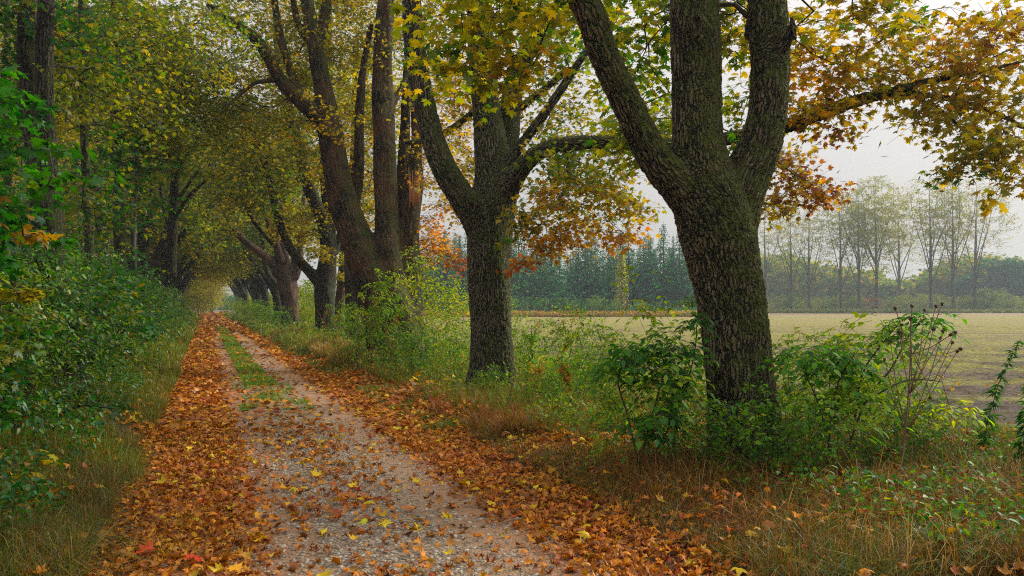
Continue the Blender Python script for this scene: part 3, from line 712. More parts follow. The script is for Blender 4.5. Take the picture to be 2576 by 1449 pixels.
fol2 = [
 (ell(1430, 500, 12.6, 120, 90, 1.0, 40), 'hi', SP_MAPLE_S, colgrad(dict(o=2.4, y=4, ol=2, b=.4), dict(y=3, ol=3, g=4, yg=1), 2, 2.8, 3.8), 1),
 (ell(1560, 480, 12.2, 90, 70, .8, 20), 'hi', SP_MAPLE_S, colf(**YO), .9),
 (ell(1390, 600, 12.4, 65, 45, .6, 15), 'hi', SP_MAPLE_S, colf(o=3, y=4, ol=1.5, b=.6), .9),
 (ell(1530, 590, 12.2, 45, 18, .4, 7), 'hi', SP_MAPLE_S, colf(o=4, y=4), .8),
 (ell(1318, 560, 12.8, 30, 50, .5, 9), 'hi', SP_MAPLE_S, colf(g=3, ol=2, y=2), .8),
 (ell(1310, 655, 12.8, 25, 16, .4, 4), 'hi', SP_MAPLE_S, colf(o=5, r=1.4, y=1), .7),
 (ell(1600, 512, 12.1, 30, 8, .3, 3), 'hi', SP_MAPLE_S, colf(**YO), .6),
 (ell(1430, 400, 13.4, 120, 60, 1.0, 30), 'hi', SP_MAPLE_S, colf(g=4, ol=3, yg=2, y=2), 1),
 (ell(1420, 270, 14.2, 110, 90, 1.2, 30), 'hi', SP_MAPLE_S, colf(ol=3, y=3, g=3), 1),
 (ell(1560, 330, 12.9, 60, 70, .8, 16), 'hi', SP_MAPLE_S, colf(g=4, ol=3, y=1.5), 1),
 (ell(1660, 300, 12.5, 50, 70, .8, 12), 'hi', SP_MAPLE_S, colf(g=3, ol=3, y=2), 1),
 (ell(1380, 100, 14.0, 140, 110, 1.2, 40), 'hi', SP_MAPLE_S, colf(g=4, ol=3, yg=2, y=1.5), 1),
 (ell(1130, 60, 14.0, 110, 150, 1.2, 34), 'hi', SP_MAPLE_S, colf(ol=3, y=3, g=2, o=.6), 1),
 (ell(1110, 250, 14.6, 90, 110, 1.2, 18), 'hi', SP_MAPLE_S, colf(ol=3, y=4, g=1, o=1), 1),
 (ell(1170, 470, 15.2, 70, 110, 1.0, 22), 'hi', SP_MAPLE_S, colf(ol=2, y=4, o=1.2, g=1), 1),
 # out over the field
 (ell(2090, 250, 10.2, 90, 40, .6, 12), 'hi', SP_MAPLE_S, colf(ol=3, y=3, b=2, g=1), .9),
 (ell(2240, 150, 9.9, 130, 80, .7, 20), 'hi', SP_MAPLE_S, colf(ol=4, y=4, b=1, o=1, g=1), .9),
 (ell(2420, 130, 9.6, 140, 90, .8, 22), 'hi', SP_MAPLE_S, colf(b=2, r=1, ol=3, y=3.6, o=1.5), .9),
 (ell(2540, 80, 9.4, 90, 70, .7, 15), 'hi', SP_MAPLE_S, colf(b=2, r=1.6, ol=2, y=3), .9),
 (ell(2450, 240, 9.5, 140, 45, .7, 22), 'hi', SP_MAPLE_S, colf(y=4, ol=4, o=1, b=1), .9),
 (ell(2490, 370, 9.1, 100, 75, .6, 20), 'hi', SP_MAPLE_S, colf(y=4, ol=4, yg=1, b=.6), .9),
 (ell(2350, 290, 9.6, 60, 30, .5, 7), 'hi', SP_MAPLE_S, colf(y=4, ol=3), .9),
 (ell(2420, 420, 9.1, 26, 40, .3, 4), 'hi', SP_MAPLE_S, colf(g=3, ol=2, o=1), .8),
 (ell(2560, 440, 8.9, 30, 40, .3, 5), 'hi', SP_MAPLE_S, colf(y=4, ol=3), .9),
 # russet drooping part seen right of the near trunk
 (ell(1990, 430, 12.6, 70, 50, .6, 16), 'hi', SP_MAPLE_S, colf(b=4, ol=2.5, y=2, r=1, o=1.2), .85),
 (ell(2050, 485, 12.4, 65, 22, .5, 9), 'hi', SP_MAPLE_S, colf(b=4, o=2, y=2, r=1), .75),
 (ell(1945, 520, 12.6, 28, 45, .4, 8), 'hi', SP_MAPLE_S, colf(b=2, y=4, ol=3), .8),
 (ell(2140, 330, 10.6, 45, 12, .3, 3), 'hi', SP_MAPLE_S, colf(b=3, ol=2), .7),
 (ell(1900, 400, 12.8, 60, 60, .6, 8), 'hi', SP_MAPLE_S, colf(ol=2, y=3, b=1), .85),
]
fol2.append((ell(1300, -330, 14, 320, 180, 2.4, 50), 'lo', SP_MAPLE_S, colf(ol=3, y=3, g=2), 1.3))
T2, tr2 = full_tree('maple_tree', 'second maple in the row, pale furrowed trunk, long arching limb reaching over the field', 'tree', 'row of old maples between the track and the field', tuple(b2), limbs_world(L2), M_BARK2, 0.022, fol2, step=0.3, bal=0.08)
knot_ring(P(1182, 227, 13.9 - 33 * 13.9 / F + .02), (-0.5, -1, 0), 6 * 13.9 / F, 7 * 13.9 / F, 0.02, tr2, b2, M_BARK2)
knot_ring(P(1190, 520, 13.9 - .45), (-0.2, -1, 0), 6 * 13.9 / F, 10 * 13.9 / F, 0.025, tr2, b2, M_BARKR)

# --- 3: old many-stemmed maple with the split, broken stem
d = 20.5; b3 = P(1000, 926, d); b3[2] = gnd(1000, d)
L3 = [
 [(1000, 945, d, 74), (996, 900, d, 70), (988, 840, d, 66), (974, 770, d, 68), (944, 705, d, 60), (908, 630, d - .1, 46), (880, 560, d - .2, 38), (858, 480, d - .3, 35), (840, 390, d - .4, 33), (826, 300, d - .5, 29), (812, 215, d - .55, 24), (795, 130, d - .6, 20), (778, 40, d - .6, 18), (762, -60, d - .6, 15), (750, -200, d - .6, 10)],
 [(985, 800, d, 50), (978, 700, d, 44), (973, 600, d, 34), (970, 480, d, 29), (968, 360, d, 29), (962, 230, d, 27), (964, 110, d, 24), (972, -10, d, 21), (980, -180, d, 15)],
 [(1016, 900, d + .1, 46), (1026, 780, d + .2, 38), (1024, 660, d + .3, 31), (1030, 550, d + .4, 28), (1040, 470, d + .5, 24), (1044, 415, d + .6, 19), (1048, 350, d + .6, 14), (1044, 270, d + .7, 11), (1038, 160, d + .8, 8), (1040, 40, d + .8, 6), (1044, -60, d + .8, 4)],
 [(1010, 760, d + .5, 30), (1005, 640, d + .8, 22), (1008, 500, d + 1, 17), (1016, 380, d + 1.1, 15), (1022, 250, d + 1.2, 12), (1026, 100, d + 1.2, 10), (1030, -50, d + 1.2, 8)],
 [(835, 350, d - .4, 24), (795, 290, d - .6, 21), (752, 250, d - .8, 19), (705, 200, d - 1, 17), (672, 140, d - 1.3, 15), (640, 95, d - 1.5, 13), (585, 55, d - 1.8, 10), (520, 10, d - 2, 8)],
 [(815, 240, d - .5, 18), (800, 150, d - .4, 16), (812, 60, d - .3, 14), (830, -30, d - .2, 12)],
 [(880, 545, d + .3, 19), (895, 470, d + .4, 17), (903, 380, d + .4, 14), (905, 280, d + .4, 12), (915, 160, d + .4, 9), (935, 60, d + .4, 7)],
 [(760, 250, d - .7, 12), (728, 170, d - .6, 11), (705, 90, d - .6, 11), (690, 0, d - .6, 9), (680, -80, d - .6, 7)],
 [(700, 200, d - 1, 8), (640, 210, d - 1.3, 6), (590, 250, d - 1.6, 5), (555, 275, d - 1.9, 3)],
 [(970, 300, d, 9), (1000, 240, d + .2, 8), (1024, 190, d + .4, 7)],
 [(800, 140, d - .5, 10), (750, 60, d - .5, 9), (735, -20, d - .5, 8)],
]
AUT = dict(ol=4.5, y=2.8, g=2, o=.35, yg=1.6)
fol3 = [
 (ell(900, 130, 22.0, 230, 190, 2.4, 260), 'lo', SP_MAPLE_S, colf(**AUT), 1.25),
 (ell(640, 170, 20.8, 230, 200, 2.6, 240), 'lo', SP_MAPLE_S, colf(ol=5, y=2.2, g=2, o=.5), 1.25),
 (ell(900, 420, 22.0, 120, 150, 1.6, 90), 'lo', SP_MAPLE_S, colf(ol=3, y=4, o=1, g=1), 1.25),
 (ell(1100, 420, 21.5, 90, 120, 1.4, 46), 'lo', SP_MAPLE_S, colf(y=4, o=2, ol=3), 1.2),
 (ell(1100, 600, 21.5, 60, 80, 1.0, 30), 'lo', SP_MAPLE_S, colf(o=4, y=2.5, r=1.2, b=1.2, ol=1), 1.1),
 (ell(1140, 650, 21.5, 30, 30, .6, 8), 'lo', SP_MAPLE_S, colf(o=2, r=3, b=3), 1.0),
 (ell(1150, 260, 21.5, 110, 160, 1.4, 40), 'lo', SP_MAPLE_S, colf(b=2, r=.6, y=3, ol=3), 1.2),
 (ell(800, 300, 19.4, 90, 70, .6, 9), 'hi', SP_MAPLE_S, colf(y=4, o=.6, ol=3), .7),
 (ell(800, 20, 21.5, 330, 90, 2.4, 110), 'lo', SP_MAPLE_S, colf(**AUT), 1.3),
 (ell(900, -200, 20.5, 300, 140, 2.5, 60), 'lo', SP_MAPLE_S, colf(ol=3, y=3), 1.5),
]
T3, tr3 = full_tree('maple_tree', 'third maple in the row, huge many-stemmed trunk with split reddish wood', 'tree', 'row of old maples between the track and the field', tuple(b3), limbs_world(L3), M_BARK3, 0.035, fol3, step=0.45, twigr=0.004, rough=0.08)
knot_ring(P(982, 705, 20.5 - .52), (0, -1, 0), 11 * d / F, 14 * d / F, 0.045, tr3, b3, M_BARK3)
bb = Batch()
for k in range(9):
    u = 1030 + k * 3; add_tube(bb, [P(u, 520 + rng.integers(-10, 10), d + .3 - .28), P(u + 1, 480, d + .4 - .27), P(u + rng.integers(-2, 5), 440 - rng.integers(0, 25), d + .5 - .2)], [0.02, 0.028, 0.006], 5)
obj('split_wood', shift(bb.mesh('split_wood', M_SPLIT), b3), tr3)
ROW = 'row of old maples between the track and the field'
def rowx(y): return 3.2 - 0.385 * (y - 4.7)
# --- 4: slim dark-trunked maple with one limb sweeping up to the left
d = 33.5; b4 = P(820, 866, d); b4[2] = gnd(820, d)
L4 = [
 [(822, 880, d, 31), (821, 850, d, 28), (818, 780, d, 25), (817, 720, d, 26), (822, 670, d, 24), (828, 600, d, 18), (826, 520, d, 16), (818, 430, d, 14), (820, 300, d, 12), (826, 150, d, 9), (830, 20, d, 6)],
 [(812, 720, d, 17), (785, 690, d - .3, 14), (752, 655, d - .8, 12), (728, 620, d - 1.2, 11), (705, 565, d - 1.6, 10), (688, 500, d - 2, 9.5), (672, 430, d - 2.4, 9), (650, 370, d - 2.8, 8), (628, 315, d - 3.2, 6), (600, 250, d - 3.6, 4)],
 [(826, 640, d - .2, 16), (812, 560, d - .6, 16), (785, 490, d - 1, 16), (762, 420, d - 1.5, 15), (742, 330, d - 2, 14), (722, 250, d - 2.4, 11), (700, 160, d - 2.8, 8), (690, 60, d - 3, 6)],
 [(842, 640, d + .5, 9), (862, 560, d + .8, 8), (884, 480, d + 1, 6), (890, 380, d + 1, 5)],
 [(690, 620, d - 1.4, 5), (640, 560, d - 2, 5), (612, 500, d - 2.4, 4), (580, 440, d - 2.8, 3)]]
fol4 = [(ell(880, 640, 38, 50, 70, 2, 34), 'lo', SP_FAR, colf(y=3, yg=4, ol=2), .9), (ell(930, 520, 34, 60, 90, 2, 40), 'lo', SP_FAR, colf(**AUT), .9), (ell(760, 300, 32, 150, 170, 3, 200), 'lo', SP_FAR, colf(ol=5, y=2.4, g=2, yg=1), 1.1), (ell(630, 400, 30, 120, 140, 2.8, 140), 'lo', SP_FAR, colf(ol=4, g=3, y=1.5), 1.0),
        (ell(760, 560, 33, 70, 60, 2, 40), 'lo', SP_FAR, colf(y=3, ol=4, yg=2), .9), (ell(810, 640, 32, 34, 26, 1, 7), 'lo', SP_FAR, colf(y=4, yg=2, ol=2), .7), (ell(820, 60, 33, 200, 160, 3, 60), 'lo', SP_FAR, colf(ol=4, y=3), 1.2)]
full_tree('maple_tree', 'fourth large maple in the row, dark slim trunk, limb sweeping up left', 'tree', ROW, tuple(b4), limbs_world(L4), M_BARKD, 0.05, fol4, tip=0.006, step=0.7, twigr=0.006)
# --- 5: brown trunk further on
d = 46.5; b5 = P(730, 836, d); b5[2] = gnd(730, d)
L5 = [
 [(732, 846, d, 26), (731, 820, d, 23), (730, 770, d, 21), (722, 710, d, 24), (712, 660, d, 18), (706, 600, d, 14), (712, 520, d, 11), (716, 400, d, 8), (720, 250, d, 6)],
 [(716, 710, d, 16), (690, 668, d - .5, 13), (656, 636, d - 1.5, 10), (620, 610, d - 2.4, 9), (590, 575, d - 3, 8), (560, 535, d - 3.6, 6), (540, 480, d - 4, 4)],
 [(740, 700, d, 13), (752, 660, d, 10), (756, 600, d, 8), (764, 500, d, 6), (780, 400, d, 4)],
 [(708, 660, d - .5, 11), (690, 600, d - 1, 9), (668, 540, d - 1.4, 7), (650, 450, d - 1.8, 5)]]
fol5 = [(ell(690, 420, 45, 120, 130, 4, 150), 'lo', SP_FAR, colf(ol=4, g=3, y=1.6, dg=1), 1.3), (ell(590, 520, 42, 60, 60, 3, 34), 'lo', SP_FAR, colf(ol=4, g=2, y=2), 1.1), (ell(740, 600, 46, 60, 40, 3, 18), 'lo', SP_FAR, colf(ol=3, y=3), 1.1)]
full_tree('maple_tree', 'fifth maple in the row, short brown trunk splitting low, limb reaching over the track', 'tree', ROW, tuple(b5), limbs_world(L5), M_BARKR, 0.07, fol5, tip=0.008, step=1.0, twigr=0.008)

# --- straight slimmer trees: one trunk, a few limbs, one crown
def stem_tree(name, label, group, ctrl, mat, fol, tip=0.006, sides=12, extra=(), step=0.5, bal=0.1, twigr=0.005, cat='tree'):
    W = limbs_world([ctrl] + list(extra)); base = list(W[0][0][:3]); base[2] = float(hgt(base[0], base[1])); base = tuple(base)
    t = thing(name, label, cat, base, group); tb = Batch(); sk = Skel()
    for k, L in enumerate(W):
        s = spline(L, 0.25); add_tube(tb, s[:, :3], s[:, 3], sides if k == 0 else 7, rough=0.04 if k == 0 else 0, seed=k); par = -1
        for r in s[::2]: par = sk.node(r[:3], par, r[3])
    obj('trunk', shift(tb.mesh('trunk', mat, True), base), t)
    sk.grow(np.vstack([f[0] for f in fol]), bal, step); bb = Batch(); sk.mesh(bb, tip); lf = Batch()
    for pts, kind, tm, cf, sc in fol: stamp(lf, bb, tm, pts, kind, cf, sc, twigr)
    obj('branches', shift(bb.mesh('branches', M_TWIG), base), t); obj('crown', shift(lf.mesh('crown', M_LEAF), base), t)
    return t
GL = 'tall trees standing in the dark wood left of the track'
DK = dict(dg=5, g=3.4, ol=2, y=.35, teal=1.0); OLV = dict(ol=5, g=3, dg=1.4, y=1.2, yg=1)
d = 11.0
stem_tree('forest_tree', 'thick twin-stemmed dark trunk nearest on the left, forking below the frame top', GL, [(140, 960, d, 46), (132, 820, d, 42), (127, 720, d, 37), (122, 600, d, 35), (114, 500, d, 37), (104, 430, d, 34), (90, 360, d, 26), (74, 260, d, 23), (68, 120, d, 22), (72, 0, d, 21), (76, -200, d, 17), (80, -420, d, 10)], M_BARK2 if False else M_BARKD,
  [(ell(100, 60, 11.5, 220, 130, 1.6, 46), 'hi', SP_MAPLE_S, colf(**DK), 1), (ell(-10, 260, 11.5, 90, 200, 1.2, 30), 'hi', SP_MAPLE_S, colf(**DK), 1), (ell(260, 200, 12.5, 140, 160, 1.6, 40), 'hi', SP_MAPLE_S, colf(**OLV), 1), (ell(220, 500, 12.5, 60, 140, 1.0, 18), 'hi', SP_MAPLE_S, colf(**DK), 1)],
  extra=[[(118, 470, d - .05, 30), (118, 380, d - .1, 25), (113, 280, d - .15, 22), (112, 160, d - .2, 21), (116, 40, d - .2, 20), (120, -160, d - .2, 16), (126, -400, d - .2, 9)]], sides=20)
EX = lambda *a: [a]
stem_tree('forest_tree', 'slim straight trunk with a side branch, just right of the twin-stemmed dark tree', GL, [(250, 900, 15, 14), (238, 790, 15, 12), (228, 690, 15, 11.5), (222, 560, 15, 11), (216, 420, 15, 10.5), (210, 280, 15, 9.5), (206, 130, 15, 8), (203, -60, 15, 6)], M_BARKD,
  [(ell(420, 110, 16.5, 200, 150, 1.8, 130), 'lo', SP_MAPLE_S, colf(**OLV), 1.0), (ell(230, 160, 15.5, 120, 150, 1.6, 60), 'lo', SP_MAPLE_S, colf(**OLV), 1.1), (ell(260, 430, 16, 90, 130, 1.4, 26), 'lo', SP_MAPLE_S, colf(**DK), 1.1)], extra=[[(213, 320, 15, 5), (190, 250, 14.9, 4.5), (175, 190, 14.8, 3.5), (168, 110, 14.7, 3)]])
stem_tree('forest_tree', 'straight mid-size trunk, second right of the twin-stemmed dark tree', GL, [(318, 860, 19, 15), (306, 740, 19, 14), (300, 600, 19, 14), (294, 420, 19, 13.5), (291, 300, 19, 13.5), (292, 180, 19, 12), (290, 60, 19, 10), (288, -120, 19, 7)], M_BARKD,
  [(ell(480, 250, 20, 170, 140, 2, 120), 'lo', SP_MAPLE_S, colf(**OLV), 1.2), (ell(330, 130, 19, 140, 150, 2, 80), 'lo', SP_FAR, colf(**OLV), 1.0), (ell(350, 420, 20, 90, 130, 1.6, 30), 'lo', SP_FAR, colf(**DK), 1.0)], extra=[[(292, 290, 19, 6), (276, 250, 18.8, 5), (262, 210, 18.6, 4), (255, 150, 18.5, 3)]])
stem_tree('forest_tree', 'thinnest pole-like pale trunk left of the hedge, bare below its leaves', GL, [(344, 800, 22, 8), (338, 700, 22, 7.5), (336, 600, 22, 7), (340, 500, 22, 6), (344, 400, 22, 5), (346, 250, 22, 4)], M_BARKP,
  [(ell(380, 260, 22, 80, 120, 1.8, 40), 'lo', SP_FAR, colf(**OLV), 1.0)])
stem_tree('forest_tree', 'dark trunk with several fanned branches, closest to the far end of the track', GL, [(428, 700, 32, 15), (432, 620, 32, 13), (437, 520, 32, 12), (441, 430, 32, 11), (446, 360, 32, 8), (450, 250, 32, 6), (452, 100, 32, 4)], M_BARKD,
  [(ell(470, 330, 32, 110, 140, 3, 110), 'lo', SP_FAR, colf(**OLV), 1.2), (ell(480, 560, 34, 50, 60, 2, 20), 'lo', SP_FAR, colf(**OLV), 1.1)],
  extra=[[(434, 560, 32, 6), (470, 500, 31.5, 4.5), (505, 465, 31, 3.5), (540, 440, 30.6, 2.5)], [(437, 520, 32, 5), (470, 470, 32, 4), (500, 430, 32, 3)], [(432, 590, 32, 5), (410, 520, 32.3, 4), (400, 440, 32.5, 3)], [(440, 440, 32, 5), (470, 390, 31.6, 4), (500, 360, 31.3, 3)]])
stem_tree('forest_tree', 'leaning brown sapling trunk at the left border of the picture', GL, [(60, 860, 8.5, 11), (44, 760, 8.5, 10), (28, 690, 8.5, 9), (14, 620, 8.5, 8), (2, 540, 8.5, 7), (-14, 420, 8.5, 6)], M_BARKR,
  [(ell(-30, 500, 8.4, 60, 110, .6, 14), 'hi', SP_MAPLE, colf(**DK), 1)])
# broad-leaved sapling whose green sprays hang in front of the twin trunk
stem_tree('maple_sapling', 'young maple at the left border, broad fresh green leaves hanging before the twin trunk', None, [(-190, 1100, 7, 9), (-180, 900, 7, 8), (-150, 700, 7, 7), (-110, 520, 7, 5), (-70, 380, 7, 4), (-40, 200, 7, 3)], M_BARKD,
  [(ell(5, 380, 6.9, 90, 110, .7, 13), 'hi', SP_MAPLE, colf(dg=5, g=5, bg=.4, y=.2), .62), (ell(5, 560, 6.8, 80, 110, .7, 12), 'hi', SP_MAPLE, colf(dg=5, g=4, o=.2), .62), (ell(10, 250, 7, 60, 90, .5, 8), 'hi', SP_MAPLE, colf(dg=5, g=5), .72), (ell(110, 420, 6.8, 30, 60, .3, 3), 'hi', SP_MAPLE, colf(g=5, dg=3), .9), (ell(60, 735, 6.6, 40, 8, .08, 2), 'hi', SP_MAPLE, colf(y=3, ol=3), .38)], step=0.25, twigr=0.002)

# --- trees standing behind the row on the field side and beyond
def generic_row(seed, h=12.5, spread=4.0, cols=AUT, n=230):
    """crown and forked trunk around the origin; limbs lean over the track (towards -x)"""
    r = np.random.default_rng(seed); limbs = [[(0, 0, -.2, .34), (0.02, 0, .5, .28), (-.05, .05, 1.6, .25), (-.15, 0, 2.6, .22), (-.2, .1, 4.5, .15), (-.1, .2, 7, .14), (.1, 0, h - 1, .05)]]
    for k in range(4):
        a = [math.pi, math.pi * .8, .3, -1.9][k] + r.normal() * .35; L = r.uniform(.8, 1.1) * spread * (1.0 if k < 2 else .7)
        dx, dy = math.cos(a), math.sin(a)
        limbs.append([(-.1, 0, 1.9 + .25 * k, .2), (dx * .8, dy * .8, 3.0 + .2 * k, .15), (dx * L * .5, dy * L * .5, 4.6 + .5 * k, .12), (dx * L * .85, dy * L * .85, 6.6 + .3 * k, .08), (dx * L * 1.1, dy * L * 1.1, h - 2.2, .035)])
    pts = np.vstack([ellw((-.8, 0, h * .66), (spread * 1.15, spread * 1.1, h * .36), n), ellw((-spread * .6, 0, h * .42), (spread * .6, spread * .9, 2.2), n // 4)])
    pts = pts[pts[:, 2] > 2.0]
    tb = Batch(); sk = Skel()
    for k, L in enumerate(limbs):
        s = spline(L, .35); add_tube(tb, s[:, :3], s[:, 3], 12, rough=.05, seed=seed + k); par = -1
        for q in s[::2]: par = sk.node(q[:3], par, q[3])
    sk.grow(pts, .1, .8); bb = Batch(); sk.mesh(bb, .008); lf = Batch(); stamp(lf, bb, SP_FAR, pts, 'lo', colf(**cols), 1.25, .008)
    return tb.mesh('trunk', M_BARKD, True), bb.mesh('branches', M_TWIG), lf.mesh('crown', M_LEAF)
VAR = [generic_row(11, cols=dict(ol=5, y=2.5, g=2.5, yg=1)), generic_row(12, cols=dict(ol=4, g=4, dg=1, y=1.2)), generic_row(13, cols=dict(y=4, o=1.2, ol=3, yg=1))]
def put_generic(v, x, y, rz, s, label, group):
    t = thing('maple_tree', label, 'tree', (x, y, float(hgt(x, y)) - .05), group); t.rotation_euler = (0, 0, rz); t.scale = (s, s, s)
    for nm, me in zip(('trunk', 'branches', 'crown'), VAR[v]): obj(nm, me, t)
ordn = ['sixth', 'seventh', 'eighth', 'ninth', 'tenth', 'eleventh', 'twelfth', 'thirteenth', 'fourteenth', 'fifteenth']
for k, y in enumerate([53.5, 60, 66.5, 73, 80, 88, 97, 108, 121, 137]):
    put_generic([1, 0, 1, 0, 2, 1, 0, 2, 1, 2][k], rowx(y) + rng.normal() * .3, y, rng.normal() * .3, rng.uniform(1.0, 1.15) * (1.1 + .03 * k), f'{ordn[k]} maple of the row, counted from the camera, along the shrinking track', ROW)
# opposite side, closing the vault
for k, (y, t_) in enumerate([(44, -3.0), (52, -2.6), (61, -2.3), (72, -2.0), (84, -2.2), (98, -2.0), (115, -1.8), (134, -1.8), (150, 1.6)]):
    put_generic([1, 0, 1, 0, 2, 2, 0, 2, 2][k], xof(t_, y), y, math.pi + rng.normal() * .4, rng.uniform(1.15, 1.35) + .03 * k, ['nearest', 'second', 'third', 'fourth', 'fifth', 'sixth', 'seventh', 'eighth', 'last yellow'][k] + ' of the vaulting trees beside the far hedge where the track vanishes', 'trees vaulting the far track from the left')
# two more trunks glimpsed between maples three and four
stem_tree('forest_tree', 'narrow black trunk half hidden behind the many-stemmed maple', ROW, [(888, 870, 27, 19), (886, 780, 27, 17), (884, 700, 27, 17), (880, 600, 27.5, 14), (890, 400, 28, 10), (896, 100, 28, 7)], M_BARKD, [(ell(930, 260, 28, 110, 140, 2.5, 70), 'lo', SP_FAR, colf(**AUT), 1.2)])
stem_tree('forest_tree', 'slender reddish trunk just right of the slim dark fourth maple', ROW, [(852, 850, 38, 14), (853, 780, 38, 12), (858, 720, 38, 11), (862, 640, 38, 9), (866, 500, 38, 7), (862, 350, 38, 5)], M_BARKR, [(ell(870, 430, 38, 90, 110, 3, 50), 'lo', SP_FAR, colf(**AUT), 1.4)])

# ================================================================ shrubs
def shrub_mesh(h, r, n, kind, tm, cf, scale=1.0, stems=7, twigr=0.0025, low=0.25, mat=None, tip=0.003):
    pts = ellw((0, 0, h * (.5 + low / 2)), (r, r, h * .5), n, .45); pts[:, 2] = np.maximum(pts[:, 2], 0.08)
    sk = Skel(); root = sk.node((0, 0, -.05), -1); 
    for k in range(stems):
        a = rng.uniform(0, 6.28); rr = rng.uniform(.03, .12) * r; q = sk.node((math.cos(a) * rr, math.sin(a) * rr, .05), root)
        sk.node((math.cos(a) * rr * 2.4, math.sin(a) * rr * 2.4, .35 * h * rng.uniform(.5, 1)), q)
    sk.grow(pts, .25, .22, jit=.03); bb = Batch(); sk.mesh(bb, tip, ex=2.6); lf = Batch(); stamp(lf, bb, tm, pts, kind, cf, scale, twigr)
    return bb.mesh('stems', M_TWIG), lf.mesh('leaves', mat or M_LEAFG)
def put_shrub(ms, name, label, group, x, y, rz=0, s=1, sz=None, cat='shrub'):
    t = thing(name, label, cat, (x, y, float(hgt(x, y)) - .02), group); t.rotation_euler = (0, 0, rz); t.scale = (s, s, sz or s)
    obj('stems', ms[0], t); obj('leaves', ms[1], t); return t
HEDGE = [shrub_mesh(2.1, .95, 190, 'ov', SP_SHRUB, colf(dg=2, g=5.5, ol=1.8, bg=2, o=.1, y=.15)),
         shrub_mesh(1.9, .9, 170, 'ov', SP_SHRUB, colf(dg=1, g=4, ol=2.6, yg=1.4, bg=2, o=.2)),
         shrub_mesh(2.3, 1.0, 190, 'ov', SP_SHRUB, colf(dg=4, g=4, teal=.8, ol=1, bg=.6)),
         shrub_mesh(2.0, .9, 60, 'hi', SP_MAPLE, colf(dg=5, g=5, ol=1.2, y=.4, teal=1), .85)]
GH = 'dark green shrubs crowding the left edge of the track'
hl = 'dense dark green shrub in the leafy bank left of the track'
y = 3.9; k = 0
while y < 46:
    t_ = -1.25 - .35 * (k % 2) + rng.normal() * .12 - (0.25 if y < 7 else 0); s = rng.uniform(.85, 1.1) * (0.82 if y < 8 else 1.0)
    put_shrub(HEDGE[[0, 1, 2, 0, 3, 1][k % 6] if y > 6 else [1, 0][k % 2]], 'bank_shrub', hl, GH, xof(t_, y), y, rng.uniform(0, 6.28), s); y += rng.uniform(.62, .85) * (1 + max(0, y - 12) * .05); k += 1
y = 5.0; k = 0
while y < 40:
    put_shrub(HEDGE[[2, 0, 3, 1, 3][k % 5]], 'bank_shrub', hl, GH, xof(-2.7 + rng.normal() * .3, y), y, rng.uniform(0, 6.28), rng.uniform(1.05, 1.35)); y += rng.uniform(.9, 1.3) * (1 + max(0, y - 12) * .05); k += 1

# woodland behind the bank: foliage of countless saplings and branches, seen as one mass
lf = Batch(); bb = Batch(); n_ = 26000
yy = 5 + 95 * rng.random(n_) ** 1.35; tq = -2.8 - 17 * rng.random(n_) ** 1.1; zz = .4 + (12 + .13 * yy) * rng.random(n_) ** .95; xx = xof(tq, yy)
cl = vnoise(xx * .45, yy * .45 + zz * .6, 31) * .6 + vnoise(xx * 1.1 + zz, yy * 1.1, 32) * .4
inv = (xx / yy > -0.80); over = (tq > -4.6) & (zz < 3.5)
keep = (cl > .38) & inv & (rng.random(n_) < np.where(zz < 4.5, 1, .85)) & ~(over & (yy < 12) & (zz > 2.4))
W_ = np.stack([xx, yy, zz], -1)[keep]
near = W_[:, 1] < 24
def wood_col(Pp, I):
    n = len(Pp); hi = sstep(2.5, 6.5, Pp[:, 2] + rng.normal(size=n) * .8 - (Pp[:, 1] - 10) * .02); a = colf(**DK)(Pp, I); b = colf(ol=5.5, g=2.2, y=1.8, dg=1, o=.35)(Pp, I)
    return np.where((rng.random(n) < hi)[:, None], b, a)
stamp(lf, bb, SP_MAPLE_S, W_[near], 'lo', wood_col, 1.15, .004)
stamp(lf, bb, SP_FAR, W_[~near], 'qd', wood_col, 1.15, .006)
for k in range(70):
    yk = rng.uniform(9, 70); tk = rng.uniform(-15, -3); x = float(xof(tk, yk)); r = rng.uniform(.03, .09); h = rng.uniform(7, 13); lx, ly = rng.normal(size=2) * .5
    add_tube(bb, [(x, yk, -.1), (x + lx * .3, yk + ly * .3, h * .35), (x + lx * .5, yk + ly, h * .7), (x + lx, yk + ly, h)], [r, r * .85, r * .6, r * .3], 6)
for k in range(260):
    yk = rng.uniform(7, 60); tk = rng.uniform(-14, -2.2); p = np.array([float(xof(tk, yk)), yk, rng.uniform(2, 11)]); q = rng.normal(size=3) * [1.2, 1.2, .7] + [0, 0, .8]
    add_tube(bb, [p, p + q * .5 + rng.normal(size=3) * .12, p + q], [.018, .012, .005], 4)
tag(obj('woodland_foliage', lf.mesh('woodland_foliage', M_LEAF)), 'dim green and olive foliage filling the wood behind the left bank', 'woodland', kind='stuff')
tag(obj('woodland_poles', bb.mesh('woodland_poles', M_TWIG)), 'thin dark poles and twigs inside the wood behind the left bank', 'woodland', kind='stuff')
# wall of foliage behind the row, far left of the field
lf = Batch(); bb = Batch(); n_ = 2600
yy = 50 + 100 * rng.random(n_); tq = 7.0 + 3.5 * rng.random(n_) ** 1.3; zz = .2 + 3.2 * rng.random(n_) ** 1.5
pts = np.stack([xof(tq, yy), yy, zz], -1); pts = pts[vnoise(pts[:, 0] * .4, pts[:, 1] * .4, 41) > .4]
stamp(lf, bb, SP_FAR, pts, 'qd', colf(g=3, bg=1.5, ol=3, yg=1.5, y=1), .8, .004)
tag(obj('field_edge_thicket', lf.mesh('field_edge_thicket', M_LEAF)), 'low green thicket along the field side of the distant maples', 'thicket', kind='stuff')

